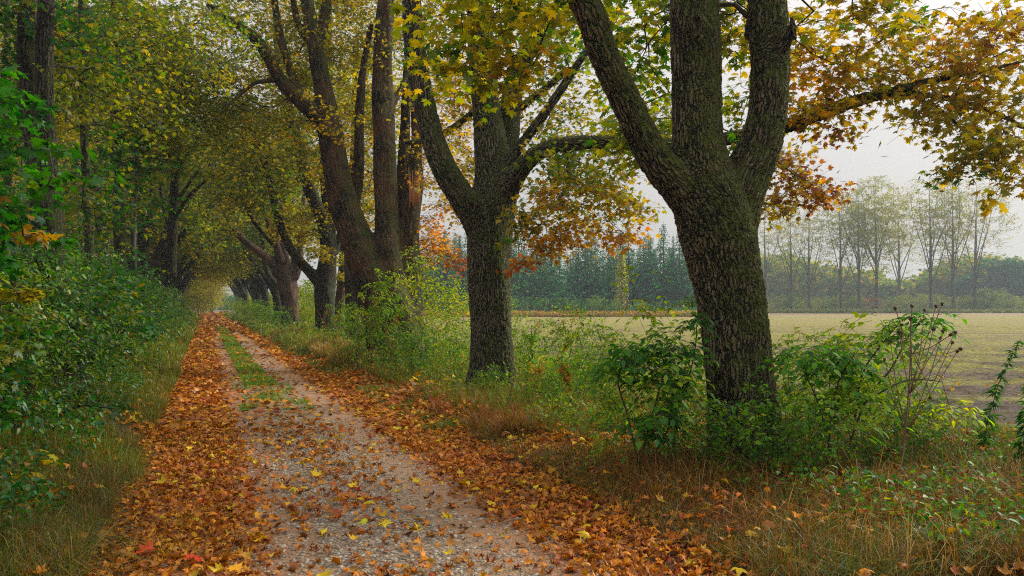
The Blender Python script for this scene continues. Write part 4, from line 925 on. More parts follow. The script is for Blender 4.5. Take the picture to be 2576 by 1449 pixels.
# ---- shrubs on the right verge
EL1 = shrub_mesh(1.75, .8, 42, 'ov', SP_ELDER, colf(g=2.5, bg=6, ol=1, yg=2, dg=.3, y=.3), 1.0, 6, mat=M_LEAF, tip=.002)
EL2 = shrub_mesh(1.6, .9, 44, 'ov', SP_ELDER, colf(g=2, bg=6, yg=3, ol=1, y=.6), 1.0, 6, mat=M_LEAF, tip=.002)
YG1 = shrub_mesh(2.4, .9, 120, 'ov', SP_SHRUB, colf(bg=4, yg=5, y=1.5, g=1.5), 1.15, 7, mat=M_LEAF)
YG2 = shrub_mesh(1.9, .9, 95, 'ov', SP_SHRUB, colf(bg=5, g=4, yg=2.5, ol=1), 1.1, 7, mat=M_LEAF)
YG3 = shrub_mesh(1.3, .7, 70, 'ov', SP_SHRUB, colf(g=5, bg=3, dg=1, ol=1.2), .95, 6, mat=M_LEAF)
YGF = shrub_mesh(5.5, 3.2, 200, 'qd', SP_FAR, colf(y=3, yg=4, ol=3, g=1), 1.0, 7, .01, mat=M_LEAF, tip=.01)
AS1 = shrub_mesh(2.2, .6, 46, 'ov', SP_ASH, colf(bg=5, yg=3, g=2), 1.1, 4, mat=M_LEAF)
def at(u, d): return float(P(u, 700, d)[0]), d
SR = [(YG2, 655, 56, .95, 'verge_shrub', 'bright verge shrub left of the sixth maple'), (YG1, 628, 66, .8, 'hazel_shrub', 'yellow-green shrub by the seventh maple'), (YG2, 612, 76, 1.1, 'verge_shrub', 'green shrub by the eighth maple'), (YG1, 600, 84, .9, 'hazel_shrub', 'pale yellow-green shrub where the verge meets the far bend'), (YG2, 572, 100, 1.2, 'verge_shrub', 'small far shrub right before the golden bushes'),
      (EL1, 1640, 8.0, .95, 'elder_shrub', 'green elder shrub left of the nearest forked trunk'),
      (EL1, 1560, 7.2, .62, 'elder_shrub', 'lower elder shrub with dark stems in front of the one left of the nearest trunk'),
      (EL2, 2010, 7.7, .78, 'elder_shrub', 'elder shrub with berry clusters right behind the nearest forked trunk'),
      (EL2, 2160, 7.4, .80, 'elder_shrub', 'spreading elder shrub at the field edge, midway between trunk and dried burr stalk'),
      (YG3, 1920, 6.6, .62, 'bramble_shrub', 'low dark green bramble at the foot of the nearest trunk'),
      (YG3, 1780, 6.7, .52, 'bramble_shrub', 'small leafy bramble left of the nearest trunk foot'),
      (YG3, 2050, 6.4, .5, 'bramble_shrub', 'small bramble tangled in grass right of the nearest trunk foot'),
      (YG2, 1440, 13.6, .75, 'verge_shrub', 'bright loose shrub behind the gap between the two near trunks'), (YG2, 1510, 10.6, .6, 'verge_shrub', 'bright green shrub left behind the elder near the thickest trunk'), (YG1, 1240, 19.5, .7, 'hazel_shrub', 'yellow-green shrub hidden partly behind the pale furrowed trunk'),
      (YG1, 1030, 21.5, .9, 'hazel_shrub', 'yellow-green shrub right behind the many-stemmed trunk'), (YG2, 940, 21, .9, 'verge_shrub', 'bright shrub at the left foot of the many-stemmed trunk'), (YG2, 2090, 8.6, .6, 'verge_shrub', 'bright loose shrub by the field right of the nearest trunk'), (YG2, 2230, 8.2, .5, 'verge_shrub', 'bright low shrub by the field behind the arching elder'),
      (YG1, 1080, 19.0, 1.1, 'hazel_shrub', 'tall bright yellow-green shrub between the many-stemmed maple and the pale trunk'),
      (YG1, 1140, 17.0, .8, 'hazel_shrub', 'yellow-green shrub touching the left side of the pale furrowed trunk'),
      (YG2, 1150, 15.2, .62, 'verge_shrub', 'low green shrub at the left foot of the pale furrowed trunk'),
      (AS1, 965, 17.5, 1.0, 'ash_sapling', 'light green ash sapling in front of the many-stemmed trunk'),
      (YG2, 905, 18.5, .75, 'verge_shrub', 'green shrub left of the many-stemmed trunk, by the grassy verge'),
      (YG3, 1040, 15.8, .8, 'verge_shrub', 'small green shrub in front of the many-stemmed maple'),
      (YG3, 1000, 17.0, .8, 'verge_shrub', 'small shrub under the light green ash sapling'),
      (YG2, 1330, 14.5, .66, 'verge_shrub', 'thin green shrub at the right foot of the pale furrowed trunk'),
      (YG3, 1460, 12.0, .62, 'verge_shrub', 'low green shrub midway between the two near trunks'),
      (YG3, 1390, 11.0, .5, 'verge_shrub', 'lowest creeping shrub between the two near trunks'),
      (YG3, 2330, 7.3, .5, 'verge_shrub', 'small leafy shrub beneath the dried burr stalk'),
      (YG3, 1240, 12.6, .42, 'verge_shrub', 'little ivy-like shrub in front of the pale furrowed trunk'),
      (YG2, 640, 62, 1.0, 'verge_shrub', 'rounded dark green shrub beside the distant bend of the track'),
      (YG2, 668, 50, .9, 'verge_shrub', 'green shrub left of the short brown trunk'),
      (YG3, 700, 42, 1.1, 'verge_shrub', 'small round shrub left of the slim dark fourth maple'),
      (YG1, 780, 36, .7, 'hazel_shrub', 'yellowish shrub between the brown trunk and the slim dark maple'),
      (YG2, 860, 26, .8, 'verge_shrub', 'green shrub right of the slim dark fourth maple'),
      (YGF, 512, 162, 1.5, 'hazel_shrub', 'golden bush closing the view at the very end of the track'), (YGF, 498, 92, .75, 'hazel_shrub', 'golden bush leaning in from the left where the track narrows'), (YGF, 503, 112, 1.0, 'hazel_shrub', 'taller golden bush on the left behind the narrowing of the track'), (YGF, 496, 156, 1.2, 'hazel_shrub', 'golden bush left of the one closing the track'), (YGF, 530, 168, 1.4, 'hazel_shrub', 'golden bush right of the one closing the track'),
      (YG2, 590, 92, 1.3, 'verge_shrub', 'farthest pale green shrub where the track bends from sight')]
for ms, u, d_, s, nm, lb in SR:
    x, y = at(u, d_); put_shrub(ms, nm, lb, 'bushes on the verge between track and field', x, y, rng.uniform(0, 6.28), s)
# berries on the elder
bt = Batch(); ico = np.array([(0, 0, 1), (.9, 0, 0), (0, .9, 0), (-.9, 0, 0), (0, -.9, 0), (0, 0, -1)]); it = np.array([[0, 1, 2], [0, 2, 3], [0, 3, 4], [0, 4, 1], [5, 2, 1], [5, 3, 2], [5, 4, 3], [5, 1, 4]])
# tall arching elder shoot with the big light leaves over the field
def hand_shrub(name, label, group, stems, fol, stemmat=M_TWIG, cat='shrub', leafmat=None, twigr=.0025, step=.15):
    W = limbs_world([[(u, v, d_, r * .5) for u, v, d_, r in L] for L in stems]); base = list(W[0][0][:3]); base[2] = float(hgt(base[0], base[1])); base = tuple(base)
    t = thing(name, label, cat, base, group); b = Batch(); sk = Skel()
    for k, L in enumerate(W):
        s = spline(L, .06); add_tube(b, s[:, :3], s[:, 3], 7); par = -1
        for r in s[::2]: par = sk.node(r[:3], par, r[3])
    if fol:
        sk.grow(np.vstack([f[0] for f in fol]), .05, step, jit=.02); sk.mesh(b, .0022, ex=2.6); lf = Batch()
        for pts, kind, tm, cf, sc in fol: stamp(lf, b, tm, pts, kind, cf, sc, twigr)
        obj('leaves', shift(lf.mesh('leaves', leafmat or M_LEAF), base), t)
    obj('stems', shift(b.mesh('stems', stemmat), base), t); return t, base
te, be = hand_shrub('elder_shrub', 'tall arching elder with large light green leaves raised above the field horizon', 'bushes on the verge between track and field',
 [[(2110, 1230, 6.6, 6), (2150, 1080, 6.7, 5.5), (2190, 990, 6.8, 5), (2240, 930, 6.9, 4.5), (2290, 840, 7, 3.5), (2330, 800, 7, 2.5)],
  [(2150, 1050, 6.7, 5), (2170, 940, 6.7, 4.5), (2215, 870, 6.7, 4), (2260, 815, 6.7, 3)],
  [(2140, 1040, 6.7, 5), (2220, 985, 6.7, 4.5), (2290, 955, 6.8, 3.6), (2370, 960, 6.8, 2.6)],
  [(2080, 1220, 6.6, 5), (2090, 1060, 6.6, 4.5), (2110, 960, 6.6, 4), (2150, 890, 6.6, 3)],
  [(2100, 1180, 6.8, 5), (2060, 1020, 6.9, 4), (2020, 930, 7, 3)]],
 [(ell(2250, 815, 6.9, 45, 30, .2, 7), 'ov', SP_ELDER, colf(g=5, bg=3, yg=1), .95), (ell(2320, 800, 7, 25, 20, .15, 4), 'ov', SP_ELDER, colf(g=5, bg=3), .85), (ell(2185, 840, 6.8, 22, 25, .15, 4), 'ov', SP_ELDER, colf(yg=5, bg=3), 1.1),
  (ell(2110, 900, 6.7, 70, 35, .3, 12), 'ov', SP_ELDER, colf(g=5, bg=3, dg=1), 1.0), (ell(2010, 900, 6.8, 50, 30, .25, 8), 'ov', SP_ELDER, colf(g=5, bg=3), .9), (ell(2190, 950, 6.7, 40, 40, .2, 5), 'ov', SP_ELDER, colf(yg=4, y=1.5, bg=2), 1.1), (ell(2385, 1030, 6.8, 24, 18, .15, 4), 'ov', SP_ELDER, colf(yg=5, y=1, bg=2), 1.0),
  (ell(2120, 1010, 6.6, 100, 60, .3, 12), 'ov', SP_ELDER, colf(g=5, bg=2.5, yg=1.5), 1.0)])
# berry clusters
bt = Batch(); pb_ = []
for (u, v, d_) in [(2060, 905, 6.6), (1995, 885, 6.7), (2365, 945, 6.8), (2240, 990, 6.6), (1960, 890, 6.6)]:
    for q in range(16): pb_.append(P(u, v, d_) + rng.normal(size=3) * [.035, .03, .03])
pb_ = np.array(pb_); scatter(bt, ico, it, pb_, rots(np.zeros(len(pb_)), np.zeros(len(pb_)), np.zeros(len(pb_))), .0055, np.zeros((len(pb_), 3)))
obj('berries', shift(bt.mesh('berries', M_BERRY), be), te)
# tall left elder branch in front of the near trunk gap
hand_shrub('elder_shrub', 'upright elder with round-tipped leaves overlapping the left side of the nearest trunk', 'bushes on the verge between track and field',
 [[(1600, 1200, 6.9, 6), (1640, 1050, 6.9, 5), (1670, 940, 6.9, 4), (1700, 860, 6.9, 3)], [(1610, 1190, 6.9, 5), (1580, 1050, 6.9, 4.5), (1555, 950, 6.9, 3.5), (1600, 880, 6.9, 2.5)], [(1620, 1190, 7, 5), (1700, 1040, 7, 4), (1745, 900, 7, 3), (1755, 780, 7, 2.2)]],
 [(ell(1700, 870, 6.9, 60, 40, .3, 12), 'ov', SP_ELDER, colf(g=5, dg=2.5, bg=1), .9), (ell(1590, 890, 6.9, 50, 32, .3, 9), 'ov', SP_ELDER, colf(g=5, bg=1.6, dg=1), .9), (ell(1660, 950, 6.9, 80, 50, .3, 14), 'ov', SP_ELDER, colf(g=5, bg=2, yg=1), .95), (ell(1745, 790, 7, 10, 22, .1, 2), 'ov', SP_ELDER, colf(g=4, dg=2), .6),
  (ell(1620, 1060, 6.7, 80, 40, .3, 12), 'ov', SP_ELDER, colf(g=5, bg=2), 1), (ell(1525, 920, 6.9, 24, 18, .2, 3), 'ov', SP_ELDER, colf(bg=4, g=3), .8)])

# dried burr stalk
stk = [[(2262, 1210, 6.3, 2.4), (2278, 1080, 6.35, 2.1), (2286, 980, 6.4, 1.7), (2292, 880, 6.4, 1.2), (2290, 815, 6.4, .8)]]
heads = [(2290, 802), (2325, 780), (2252, 776), (2294, 770), (2355, 770), (2370, 765), (2372, 834), (2366, 850), (2392, 842), (2396, 862), (2404, 836), (2416, 878), (2408, 884), (2348, 828), (2268, 818), (2225, 905), (2262, 836), (2340, 1000), (2240, 858)]
for k, (hu, hv) in enumerate(heads):
    s0 = stk[0][1 + (k % 3)]; su, sv = s0[0] + 3, s0[1] + 10; m_ = (su * .45 + hu * .55 + rng.normal() * 6, sv * .45 + hv * .55 + 10)
    stk.append([(su, sv, 6.4, 1.1), (*m_, 6.4 + rng.normal() * .05, .75), (hu, hv, 6.4 + rng.normal() * .1, .5)])
W = limbs_world(stk); base = W[0][0][:3]; base = (base[0], base[1], float(hgt(base[0], base[1])))
t = thing('burdock_stalk', 'dried brown stalk with round spiky seed heads standing before the field', 'dead plant', base); b = Batch()
for L in W: s = spline(L, .08); add_tube(b, s[:, :3], s[:, 3], 6)
obj('stalk', shift(b.mesh('stalk', M_DRY), base), t)
for L in W[1:]:
    c = np.array(L[-1][:3]); hb = Batch(); k = 60; q = rng.normal(size=(k, 3)); q /= np.linalg.norm(q, axis=1, keepdims=True); r = rng.uniform(.014, .019)
    V = []; T = []
    for i, v_ in enumerate(q):
        e = np.cross(v_, [.3, .5, 1]); e /= np.linalg.norm(e); V += [c + v_ * r * .3 + e * .0035, c + v_ * r * .3 - e * .0035, c + v_ * r * 1.25]; T.append([3 * i, 3 * i + 1, 3 * i + 2])
    hb.add(np.array(V), np.array(T)); hb.add(c + ico * r * .85, it); obj('seed_head', shift(hb.mesh('seed_head', M_BURR), base), t)

# ---- tall weeds: leafy single stems
def weed(u, d_, h, lab, name='tall_weed', n=70, ll=.09, lean=(.1, 0), cols=dict(dg=3, g=4, ol=1), plume=False, stemc=M_STEM, branches=0, wid=1.0):
    x, y = at(u, d_); z = float(hgt(x, y)); base = (x, y, z); t = thing(name, lab, 'weed', base, 'tall weeds on the verge'); b = Batch(); lf = Batch()
    cur = np.array([[lean[0] * q * q, lean[1] * q * q, h * q] for q in np.linspace(0, 1, 9)]) + rng.normal(size=(9, 3)) * .008
    stems = [(cur, h)]
    for k in range(branches):
        i = rng.integers(3, 7); a = rng.uniform(0, 6.28); L = h * .35; e = np.array([math.cos(a) * L * .5, math.sin(a) * L * .5, L * .8]); stems.append((np.array([cur[i] + e * q for q in np.linspace(0, 1, 5)]), L))
    for pts, hh in stems:
        add_tube(b, pts, np.linspace(.0055, .0018, len(pts)) * (1 if hh == h else .6), 5)
        m_ = int(n * hh / h); q = rng.uniform(.12, 1, m_) * (len(pts) - 1); i = np.minimum(q.astype(int), len(pts) - 2); pp = pts[i] + (pts[i + 1] - pts[i]) * (q - i)[:, None]
        a = rng.uniform(0, 6.28, m_); sz = ll * (1.15 - .6 * q / (len(pts) - 1)) * rng.uniform(.7, 1.2, m_)
        V = LN.copy(); V[:, 0] *= wid * 1.4
        scatter(lf, V, T_LN, pp, rots(a, rng.normal(.25, .3, m_), rng.normal(0, .3, m_)), sz, colf(**cols)(pp, np.arange(m_)), .3)
    if plume:
        m_ = 160; q = rng.random(m_); pp = cur[-1] + np.stack([rng.normal(size=m_) * .05 * (1 - q) + q * .06, rng.normal(size=m_) * .05 * (1 - q), q * .22 - .1], -1); a = rng.uniform(0, 6.28, m_)
        scatter(lf, LN, T_LN, pp, rots(a, rng.normal(-.4, .4, m_), a * 0), .03, pal(m_, straw=3, b=3, ol=1), .3)
    obj('stem', b.mesh('stem', stemc), t); obj('leaves', lf.mesh('leaves', M_LEAF), t)
weed(2470, 7.6, 1.15, 'tall green fleabane near the right border, drooping narrow leaves', 'fleabane_plant', 150, .13, (.36, 0), dict(dg=3, g=4, teal=1))
weed(2560, 6.6, .85, 'leafy weed cut by the right border of the picture', 'fleabane_plant', 100, .14, (.08, 0), dict(dg=3, g=3, ol=1))
weed(1405, 11.6, 1.30, 'goldenrod with brownish feathery plume before the sunlit field', 'goldenrod_plant', 110, .10, (.22, 0), dict(g=3, bg=2, ol=2, o=1, yg=1), True, branches=4)
weed(1325, 12.6, 1.15, 'shorter goldenrod right beside the pale furrowed trunk', 'goldenrod_plant', 110, .10, (.15, 0), dict(g=3, bg=3, ol=1), True, branches=4)
weed(1350, 11.4, .75, 'bushy reddish weed below the goldenrod plumes', 'reddish_weed', 80, .09, (.05, 0), dict(o=4, y=2, ol=2), False, M_DRY, 5)
weed(1440, 10.6, .7, 'orange tinted weed between the two near trunks', 'reddish_weed', 80, .09, (-.08, 0), dict(o=3, g=3, r=.6), False, M_DRY, 5)
for k, (u, d_, h) in enumerate([(1285, 9.8, .62), (1310, 9.6, .52)]): weed(u, d_, h, ['pale dry stalk in front of the pale trunk, the taller of two', 'shorter dry stalk right of its taller twin before the pale trunk'][k], 'dry_stalk', 14, .05, (.02, 0), dict(straw=3, b=1), False, M_DRY, 2)
for k, (u, d_, h) in enumerate([(815, 23, 1.35), (840, 22, 1.2), (905, 17.5, 1.3), (935, 17.0, 1.55), (985, 15.5, 1.2), (700, 33, .9)]):
    weed(u, d_, h, ['brown thistle stalk left of the slim dark fourth maple', 'brown thistle stalk right before the slim dark fourth maple', 'dry seed stalk left of the ash sapling', 'tallest dry seed stalk before the many-stemmed trunk', 'dark dry stalk right of the ash sapling', 'small dry stalk by the far grassy verge'][k], 'thistle_stalk', 40, .07, (.05, 0), dict(bb=3, b=3, ol=1), True, M_DRY, 5)

# a curved dead branch lying on the left verge
bx = [P(u, v, d_) for u, v, d_ in [(150, 1035, 8.6), (175, 1010, 8.5), (215, 985, 8.4), (250, 980, 8.4), (295, 975, 8.3)]]
bx = np.array(bx); bx[:, 2] = np.array([.42, .5, .56, .54, .53]); b = Batch(); add_tube(b, spline(np.column_stack([bx, [.02, .017, .014, .01, .004]]), .05)[:, :3], np.linspace(.02, .005, len(spline(np.column_stack([bx, [.02, .017, .014, .01, .004]]), .05))), 7)
tag(obj('dead_branch', b.mesh('dead_branch', M_BARKP, True)), 'bare grey dead branch resting on the left bank grass', 'branch')

# ================================================================ grass
def blades(n, x, y, h, w_, col, lean=.5, z=None, bend=1.0):
    a = rng.uniform(0, 6.28, n); th = rng.uniform(0, 6.28, n); L = h * rng.uniform(.5, 1.25, n); ln = np.abs(rng.normal(0, lean, n)) * L
    dx, dy = np.cos(a), np.sin(a); wx, wy = np.cos(th) * w_ / 2, np.sin(th) * w_ / 2
    z0 = (hgt(x, y) if z is None else z) - .01; lv = np.array([0, .4, .75]); V = []
    for q in lv:
        cx = x + dx * ln * q ** 2; cy_ = y + dy * ln * q ** 2; cz = z0 + L * (q - .25 * bend * q * q * np.minimum(ln / L, 1.5)); ww = 1 - .35 * q
        V += [np.stack([cx - wx * ww, cy_ - wy * ww, cz], -1), np.stack([cx + wx * ww, cy_ + wy * ww, cz], -1)]
    droop = bend * np.minimum(ln / L, 1.6)
    V.append(np.stack([x + dx * ln * 1.1, y + dy * ln * 1.1, z0 + L * (1 - .55 * droop)], -1))
    V = np.stack(V, 1).reshape(-1, 3); t0 = np.array([[0, 1, 3], [0, 3, 2], [2, 3, 5], [2, 5, 4], [4, 5, 6]]); T = (t0[None] + (np.arange(n) * 7)[:, None, None]).reshape(-1, 3)
    return V, T, np.repeat(col, 7, axis=0)
def patch(b, n, t0, t1, y0, y1, h, w_, cols, lean=.5, clump=.45, cs=1.2, ypow=1.5, seed=0, scaley=True):
    yy = y0 + (y1 - y0) * rng.random(n) ** ypow; tt_ = rng.uniform(t0, t1, n); xx = xof(tt_, yy)
    cn = vnoise(xx * cs * 2.2, yy * cs * 2.2, 50 + seed) * .6 + vnoise(xx * cs * .7, yy * cs * .7, 60 + seed) * .4
    k = (cn > clump) & (np.abs(xx / yy) < .75); xx, yy, cn = xx[k], yy[k], cn[k]; n = len(xx)
    if n == 0: return
    hh = h * (.5 + 1.1 * (cn - clump) / (1 - clump)); sw = np.maximum(1, yy / 9) if scaley else 1
    lean_c = pal(400, **cols)[(vnoise(xx * 1.7, yy * 1.7, 70 + seed) * 399).astype(int)]; c = pal(n, **cols) * .6 + lean_c * .4
    b.add(*blades(n, xx, yy, hh, w_ * sw, c, lean))
DRY = dict(straw=3, b=3, bb=2.5, ol=1.2, dg=1); GRN = dict(g=4, dg=3, ol=2, straw=.6)
b = Batch()
patch(b, 4000, 3.9, 9, 4.2, 9, .42, .0045, dict(straw=6, tan=2, b=1), 1.0, .45, seed=41)
patch(b, 52000, 3.5, 9, 4.2, 9.5, .26, .0042, dict(g=2, dg=3, ol=1, straw=1, b=3, bb=3.4, r=.5), .9, .40, seed=1)
patch(b, 40000, 3.7, 9, 4.2, 7.0, .30, .0042, dict(straw=1.4, b=5, bb=4.5, r=.8, ol=1, dg=2), .9, .45, seed=2)
patch(b, 12000, 4.4, 8.6, 5.6, 9.5, .30, .007, dict(g=3, dg=4, bg=.6), .7, .55, seed=3)
patch(b, 42000, 3.9, 8.2, 9, 30, .34, .005, dict(g=2.6, ol=3, straw=1.6, bg=.8, b=1, dg=1), .55, .45, seed=4, ypow=1.3)
patch(b, 16000, 3.6, 5.0, 9, 14, .34, .005, dict(b=4, bb=2.5, straw=2, o=.6), .6, .52, seed=5)
patch(b, 26000, 3.7, 5.2, 19, 40, .48, .006, dict(straw=5, tan=1, ol=2, g=1), .5, .38, seed=6)
patch(b, 22000, 3.4, 7.5, 26, 100, .5, .008, dict(straw=3, ol=3, g=2.4, bg=.6), .5, .35, seed=7, ypow=1.1)
patch(b, 14000, 3.2, 3.9, 10, 60, .14, .006, GRN, .5, .45, seed=8)
tag(obj('verge_grass', b.mesh('verge_grass', M_GRASS)), 'mixed green and dry brown grass on the right verge', 'grass', kind='stuff')
b = Batch()
patch(b, 46000, -2.0, -.05, 3.6, 8.5, .33, .004, dict(straw=1.6, b=2.6, bb=3.4, ol=1.5, dg=3, g=1.5), .9, .36, seed=11)
patch(b, 26000, -1.3, .05, 7, 20, .30, .005, dict(ol=2.5, b=1.8, g=2.5, straw=1.4, dg=1), .6, .4, seed=12)
patch(b, 14000, -1.1, .0, 18, 90, .42, .008, dict(ol=3, straw=1.4, g=3, o=.3), .5, .4, seed=13, ypow=1.1)
tag(obj('bank_grass', b.mesh('bank_grass', M_GRASS)), 'arching dry and green grass at the foot of the left bank', 'grass', kind='stuff')
b = Batch()
patch(b, 30000, 1.32, 1.92, 15.5, 66, .085, .006, dict(bg=5, g=3, yg=2), .5, .22, seed=21, ypow=1.2)
patch(b, 9000, 1.1, 2.2, 12, 20, .07, .005, dict(bg=4, g=4, yg=1), .6, .55, seed=22)
patch(b, 6000, .9, 2.4, 4.2, 13, .06, .004, dict(bg=3, g=5, dg=1), .7, .72, 2.2, seed=23)
tag(obj('centre_grass', b.mesh('centre_grass', M_GRASS)), 'strip of short bright green grass along the middle of the track', 'grass', kind='stuff')
b = Batch()
patch(b, 46000, 7.6, 10.2, 5, 40, .15, .005, dict(bg=4, yg=4, g=2), .5, .3, seed=31)
tag(obj('margin_grass', b.mesh('margin_grass', M_GRASS)), 'bright green grass margin along the ploughed field', 'grass', kind='stuff')
# seedlings in the field
b = Batch(); n_ = 110000; yy = 5 + 60 * rng.random(n_) ** 1.5; tq = 10.2 + 60 * rng.random(n_) ** 1.8; xx = xof(tq, yy)
k = (np.abs(xx / yy) < .72) & (vnoise(xx * .5 + yy * .02, yy * 1.9, 81) * .6 + vnoise(xx * 3, yy * 3, 82) * .4 > .46); xx, yy = xx[k], yy[k]
b.add(*blades(len(xx), xx, yy, .065 * np.ones(len(xx)), .013 * np.maximum(1, yy / 14), pal(len(xx), g=2, bg=2, yg=3, ol=4, straw=1), .8, z=hgt(xx, yy) - .0))
tag(obj('field_seedlings', b.mesh('field_seedlings', M_GRASS)), 'sparse green seedlings sprouting on the ploughed field', 'crop', kind='stuff')

# ---- leafy ground cover
def cover(b, n, t0, t1, y0, y1, h, size, cols, seed, clump=.45, kind='ov', ypow=1.4):
    yy = y0 + (y1 - y0) * rng.random(n) ** ypow; xx = xof(rng.uniform(t0, t1, n), yy); cn = vnoise(xx * 1.6, yy * 1.6, seed) * .65 + vnoise(xx * 4, yy * 4, seed + 1) * .35
    k = (cn > clump) & (np.abs(xx / yy) < .75); xx, yy, cn = xx[k], yy[k], cn[k]; n = len(xx); zz = hgt(xx, yy) + h * rng.random(n) ** .8 * (.3 + 1.3 * (cn - clump) / (1 - clump))
    tm, tr = {'ov': (OV, T_OV), 'lo': (MAP_LO, T_LO)}[kind]; lc = pal(300, **cols)[(vnoise(xx * 2.1, yy * 2.1, seed + 2) * 299).astype(int)]
    scatter(b, tm, tr, np.stack([xx, yy, zz], -1), rots(rng.uniform(0, 6.28, n), rng.normal(.3, .45, n), rng.normal(0, .4, n)), size * rng.uniform(.6, 1.3, n) * np.maximum(1, yy / 14), pal(n, **cols) * .55 + lc * .45, .3)
b = Batch()
cover(b, 14000, 4.4, 8.8, 4.3, 10, .34, .05, dict(g=4, dg=3, bg=2, ol=1.4, o=.3, y=.2), 101, .40)
cover(b, 6000, 5.5, 9.4, 5.0, 11, .22, .06, dict(g=4, bg=3, yg=1.4, ol=1), 106, .42)
cover(b, 20000, 3.9, 8.4, 9.0, 32, .6, .055, dict(g=3, bg=4.5, yg=2.4, ol=1.2, o=.2), 111, .42)
cover(b, 5000, 3.3, 6, 30, 110, .6, .07, dict(g=4, bg=2, ol=3, yg=1), 116, .3)
tag(obj('verge_ground_cover', b.mesh('verge_ground_cover', M_LEAFG)), 'low leafy herbs and nettles covering the right verge', 'ground cover', kind='stuff')
b = Batch()
cover(b, 12000, -1.7, -.35, 3.8, 14, .55, .06, dict(dg=5, g=4, ol=1, teal=1, o=.15), 121, .38)
cover(b, 3000, -2, -.5, 3.6, 7, .35, .10, dict(dg=4, g=3, y=1.6, o=.8), 126, .55, 'lo')
cover(b, 8000, -1.6, -.3, 12, 90, .9, .06, dict(g=4, dg=2, ol=2, y=.5, o=.25), 131, .35)
tag(obj('bank_ground_cover', b.mesh('bank_ground_cover', M_LEAFG)), 'dark leafy herbs along the foot of the left bank', 'ground cover', kind='stuff')

# ================================================================ fallen leaves
def outline2(V):                                    # rings: centre, half-way ring, outline -> can curl
    o = V[1:, :2]; c = V[0, :2]; h = c + (o - c) * .55; k = len(o); W = np.vstack([[c], h, o]); T = []
    for i in range(k):
        j = (i + 1) % k; T += [[0, 1 + i, 1 + j], [1 + i, 1 + k + i, 1 + k + j], [1 + i, 1 + k + j, 1 + j]]
    return np.column_stack([W, np.zeros(len(W))]), np.array(T)
M2, TM2 = outline2(MAP_LO)
def curled(k):
    V = M2.copy(); x, y = V[:, 0], V[:, 1] - .35; a = rng.uniform(0, 3.14); q = x * math.cos(a) + y * math.sin(a); p = -x * math.sin(a) + y * math.cos(a); r = np.hypot(x, y)
    V[:, 2] = rng.uniform(.3, 1.5) * q * q + rng.uniform(-.5, .8) * p * p + .07 * np.sin(9 * np.arctan2(y, x) + k) * r * 2 + .12 * r * math.sin(k)
    kk = (len(V) - 1) // 2; f = 1 - .5 * rng.random(kk) * rng.choice([.3, 1.0]); V[1 + kk:, :2] = [0, 0] + V[1 + kk:, :2] * f[:, None]; V[1 + kk:, 1] += .35 * (1 - f)
    sh = 1 - .45 * rng.random(); V[:, 0] *= sh; V[:, 1] -= .35; V[:, 2] *= rng.choice([1, 1, -1]); V[:, 2] -= V[:, 2].min(); return V
CU = [curled(k) for k in range(20)]
LO_, TLO_ = fan([(x, y) for x, y in mirror([(0.28, -0.08), (0.24, 0.07), (0.58, 0.15), (0.38, 0.30), (0.50, 0.55), (0.18, 0.50)])])
def litter(b, n, covf, y0, y1, t0, t1, size, cols, lift=.03, hi=True, ypow=1.0, zoff=.012, tilt=.32):
    yy = y0 + (y1 - y0) * rng.random(n) ** ypow; tt_ = rng.uniform(t0, t1, n); xx = xof(tt_, yy)
    pn = vnoise(xx * 1.4, yy * 1.4, 91) * .5 + vnoise(xx * 3.5, yy * 3.5, 92) * .5
    k = (rng.random(n) < covf(tt_, yy) * (.35 + 1.3 * pn)) & (np.abs(xx / yy) < .8); xx, yy = xx[k], yy[k]; n = len(xx); lc = pal(300, **cols)[(vnoise(xx * 3, yy * 3, 93) * 299).astype(int)]; c = pal(n, **cols) * .75 + lc * .25
    zz = hgt(xx, yy) + zoff + lift * rng.random(n) ** 1.5; pos = np.stack([xx, yy, zz], -1); sz = size * rng.uniform(.55, 1.2, n) * np.maximum(1, yy / 22)
    R = rots(rng.uniform(0, 6.28, n), rng.normal(0, tilt, n), rng.normal(0, tilt, n))
    if hi:
        vi = rng.integers(0, len(CU), n)
        for q in range(len(CU)): I = vi == q; scatter(b, CU[q], TM2, pos[I], R[I], sz[I], c[I], .2)
    else: scatter(b, MAP_LO, T_LO, pos, R, sz, c, .8)
def cov_track(t, y):
    L = 1.0 * sstep(-.35, .05, t) * (1 - sstep(.6, 1.15, t)); e_ = np.clip(3.35 + .35 * (y - 6), 3.3, 4.1); R_ = sstep(2.5, 2.95, t) * (1 - sstep(0, .7, t - e_))
    C_ = .17 * np.exp(-((t - 1.62) / .45) ** 2) + .07; return np.where((t > 14) & (y > 0), 0, np.clip(L + R_ + C_ * (t > 0) * (t < 3.3), 0, 1))
ORG = dict(o=4.2, tan=2.6, b=4.0, r=2.0, y=.6, bb=1.2)
b = Batch()
litter(b, 30000, cov_track, 3.6, 10, -.6, 5.0, .080, ORG, tilt=.4)
litter(b, 34000, cov_track, 10, 26, -.5, 5.0, .088, ORG, hi=False, ypow=1.2, tilt=.4)
litter(b, 9000, cov_track, 70, 155, -.5, 4.2, .12, dict(o=3, tan=4, b=3.4, y=1), hi=False, tilt=.4)
litter(b, 16000, cov_track, 25, 75, -.5, 4.4, .12, dict(o=3, tan=4, b=3.4, y=1), hi=False, ypow=1.2, tilt=.4)
litter(b, 330, lambda t, y: .6 + 0 * t, 3.8, 12, .2, 3.6, .10, dict(y=5, o=1, yg=.5), lift=.05, zoff=.03)
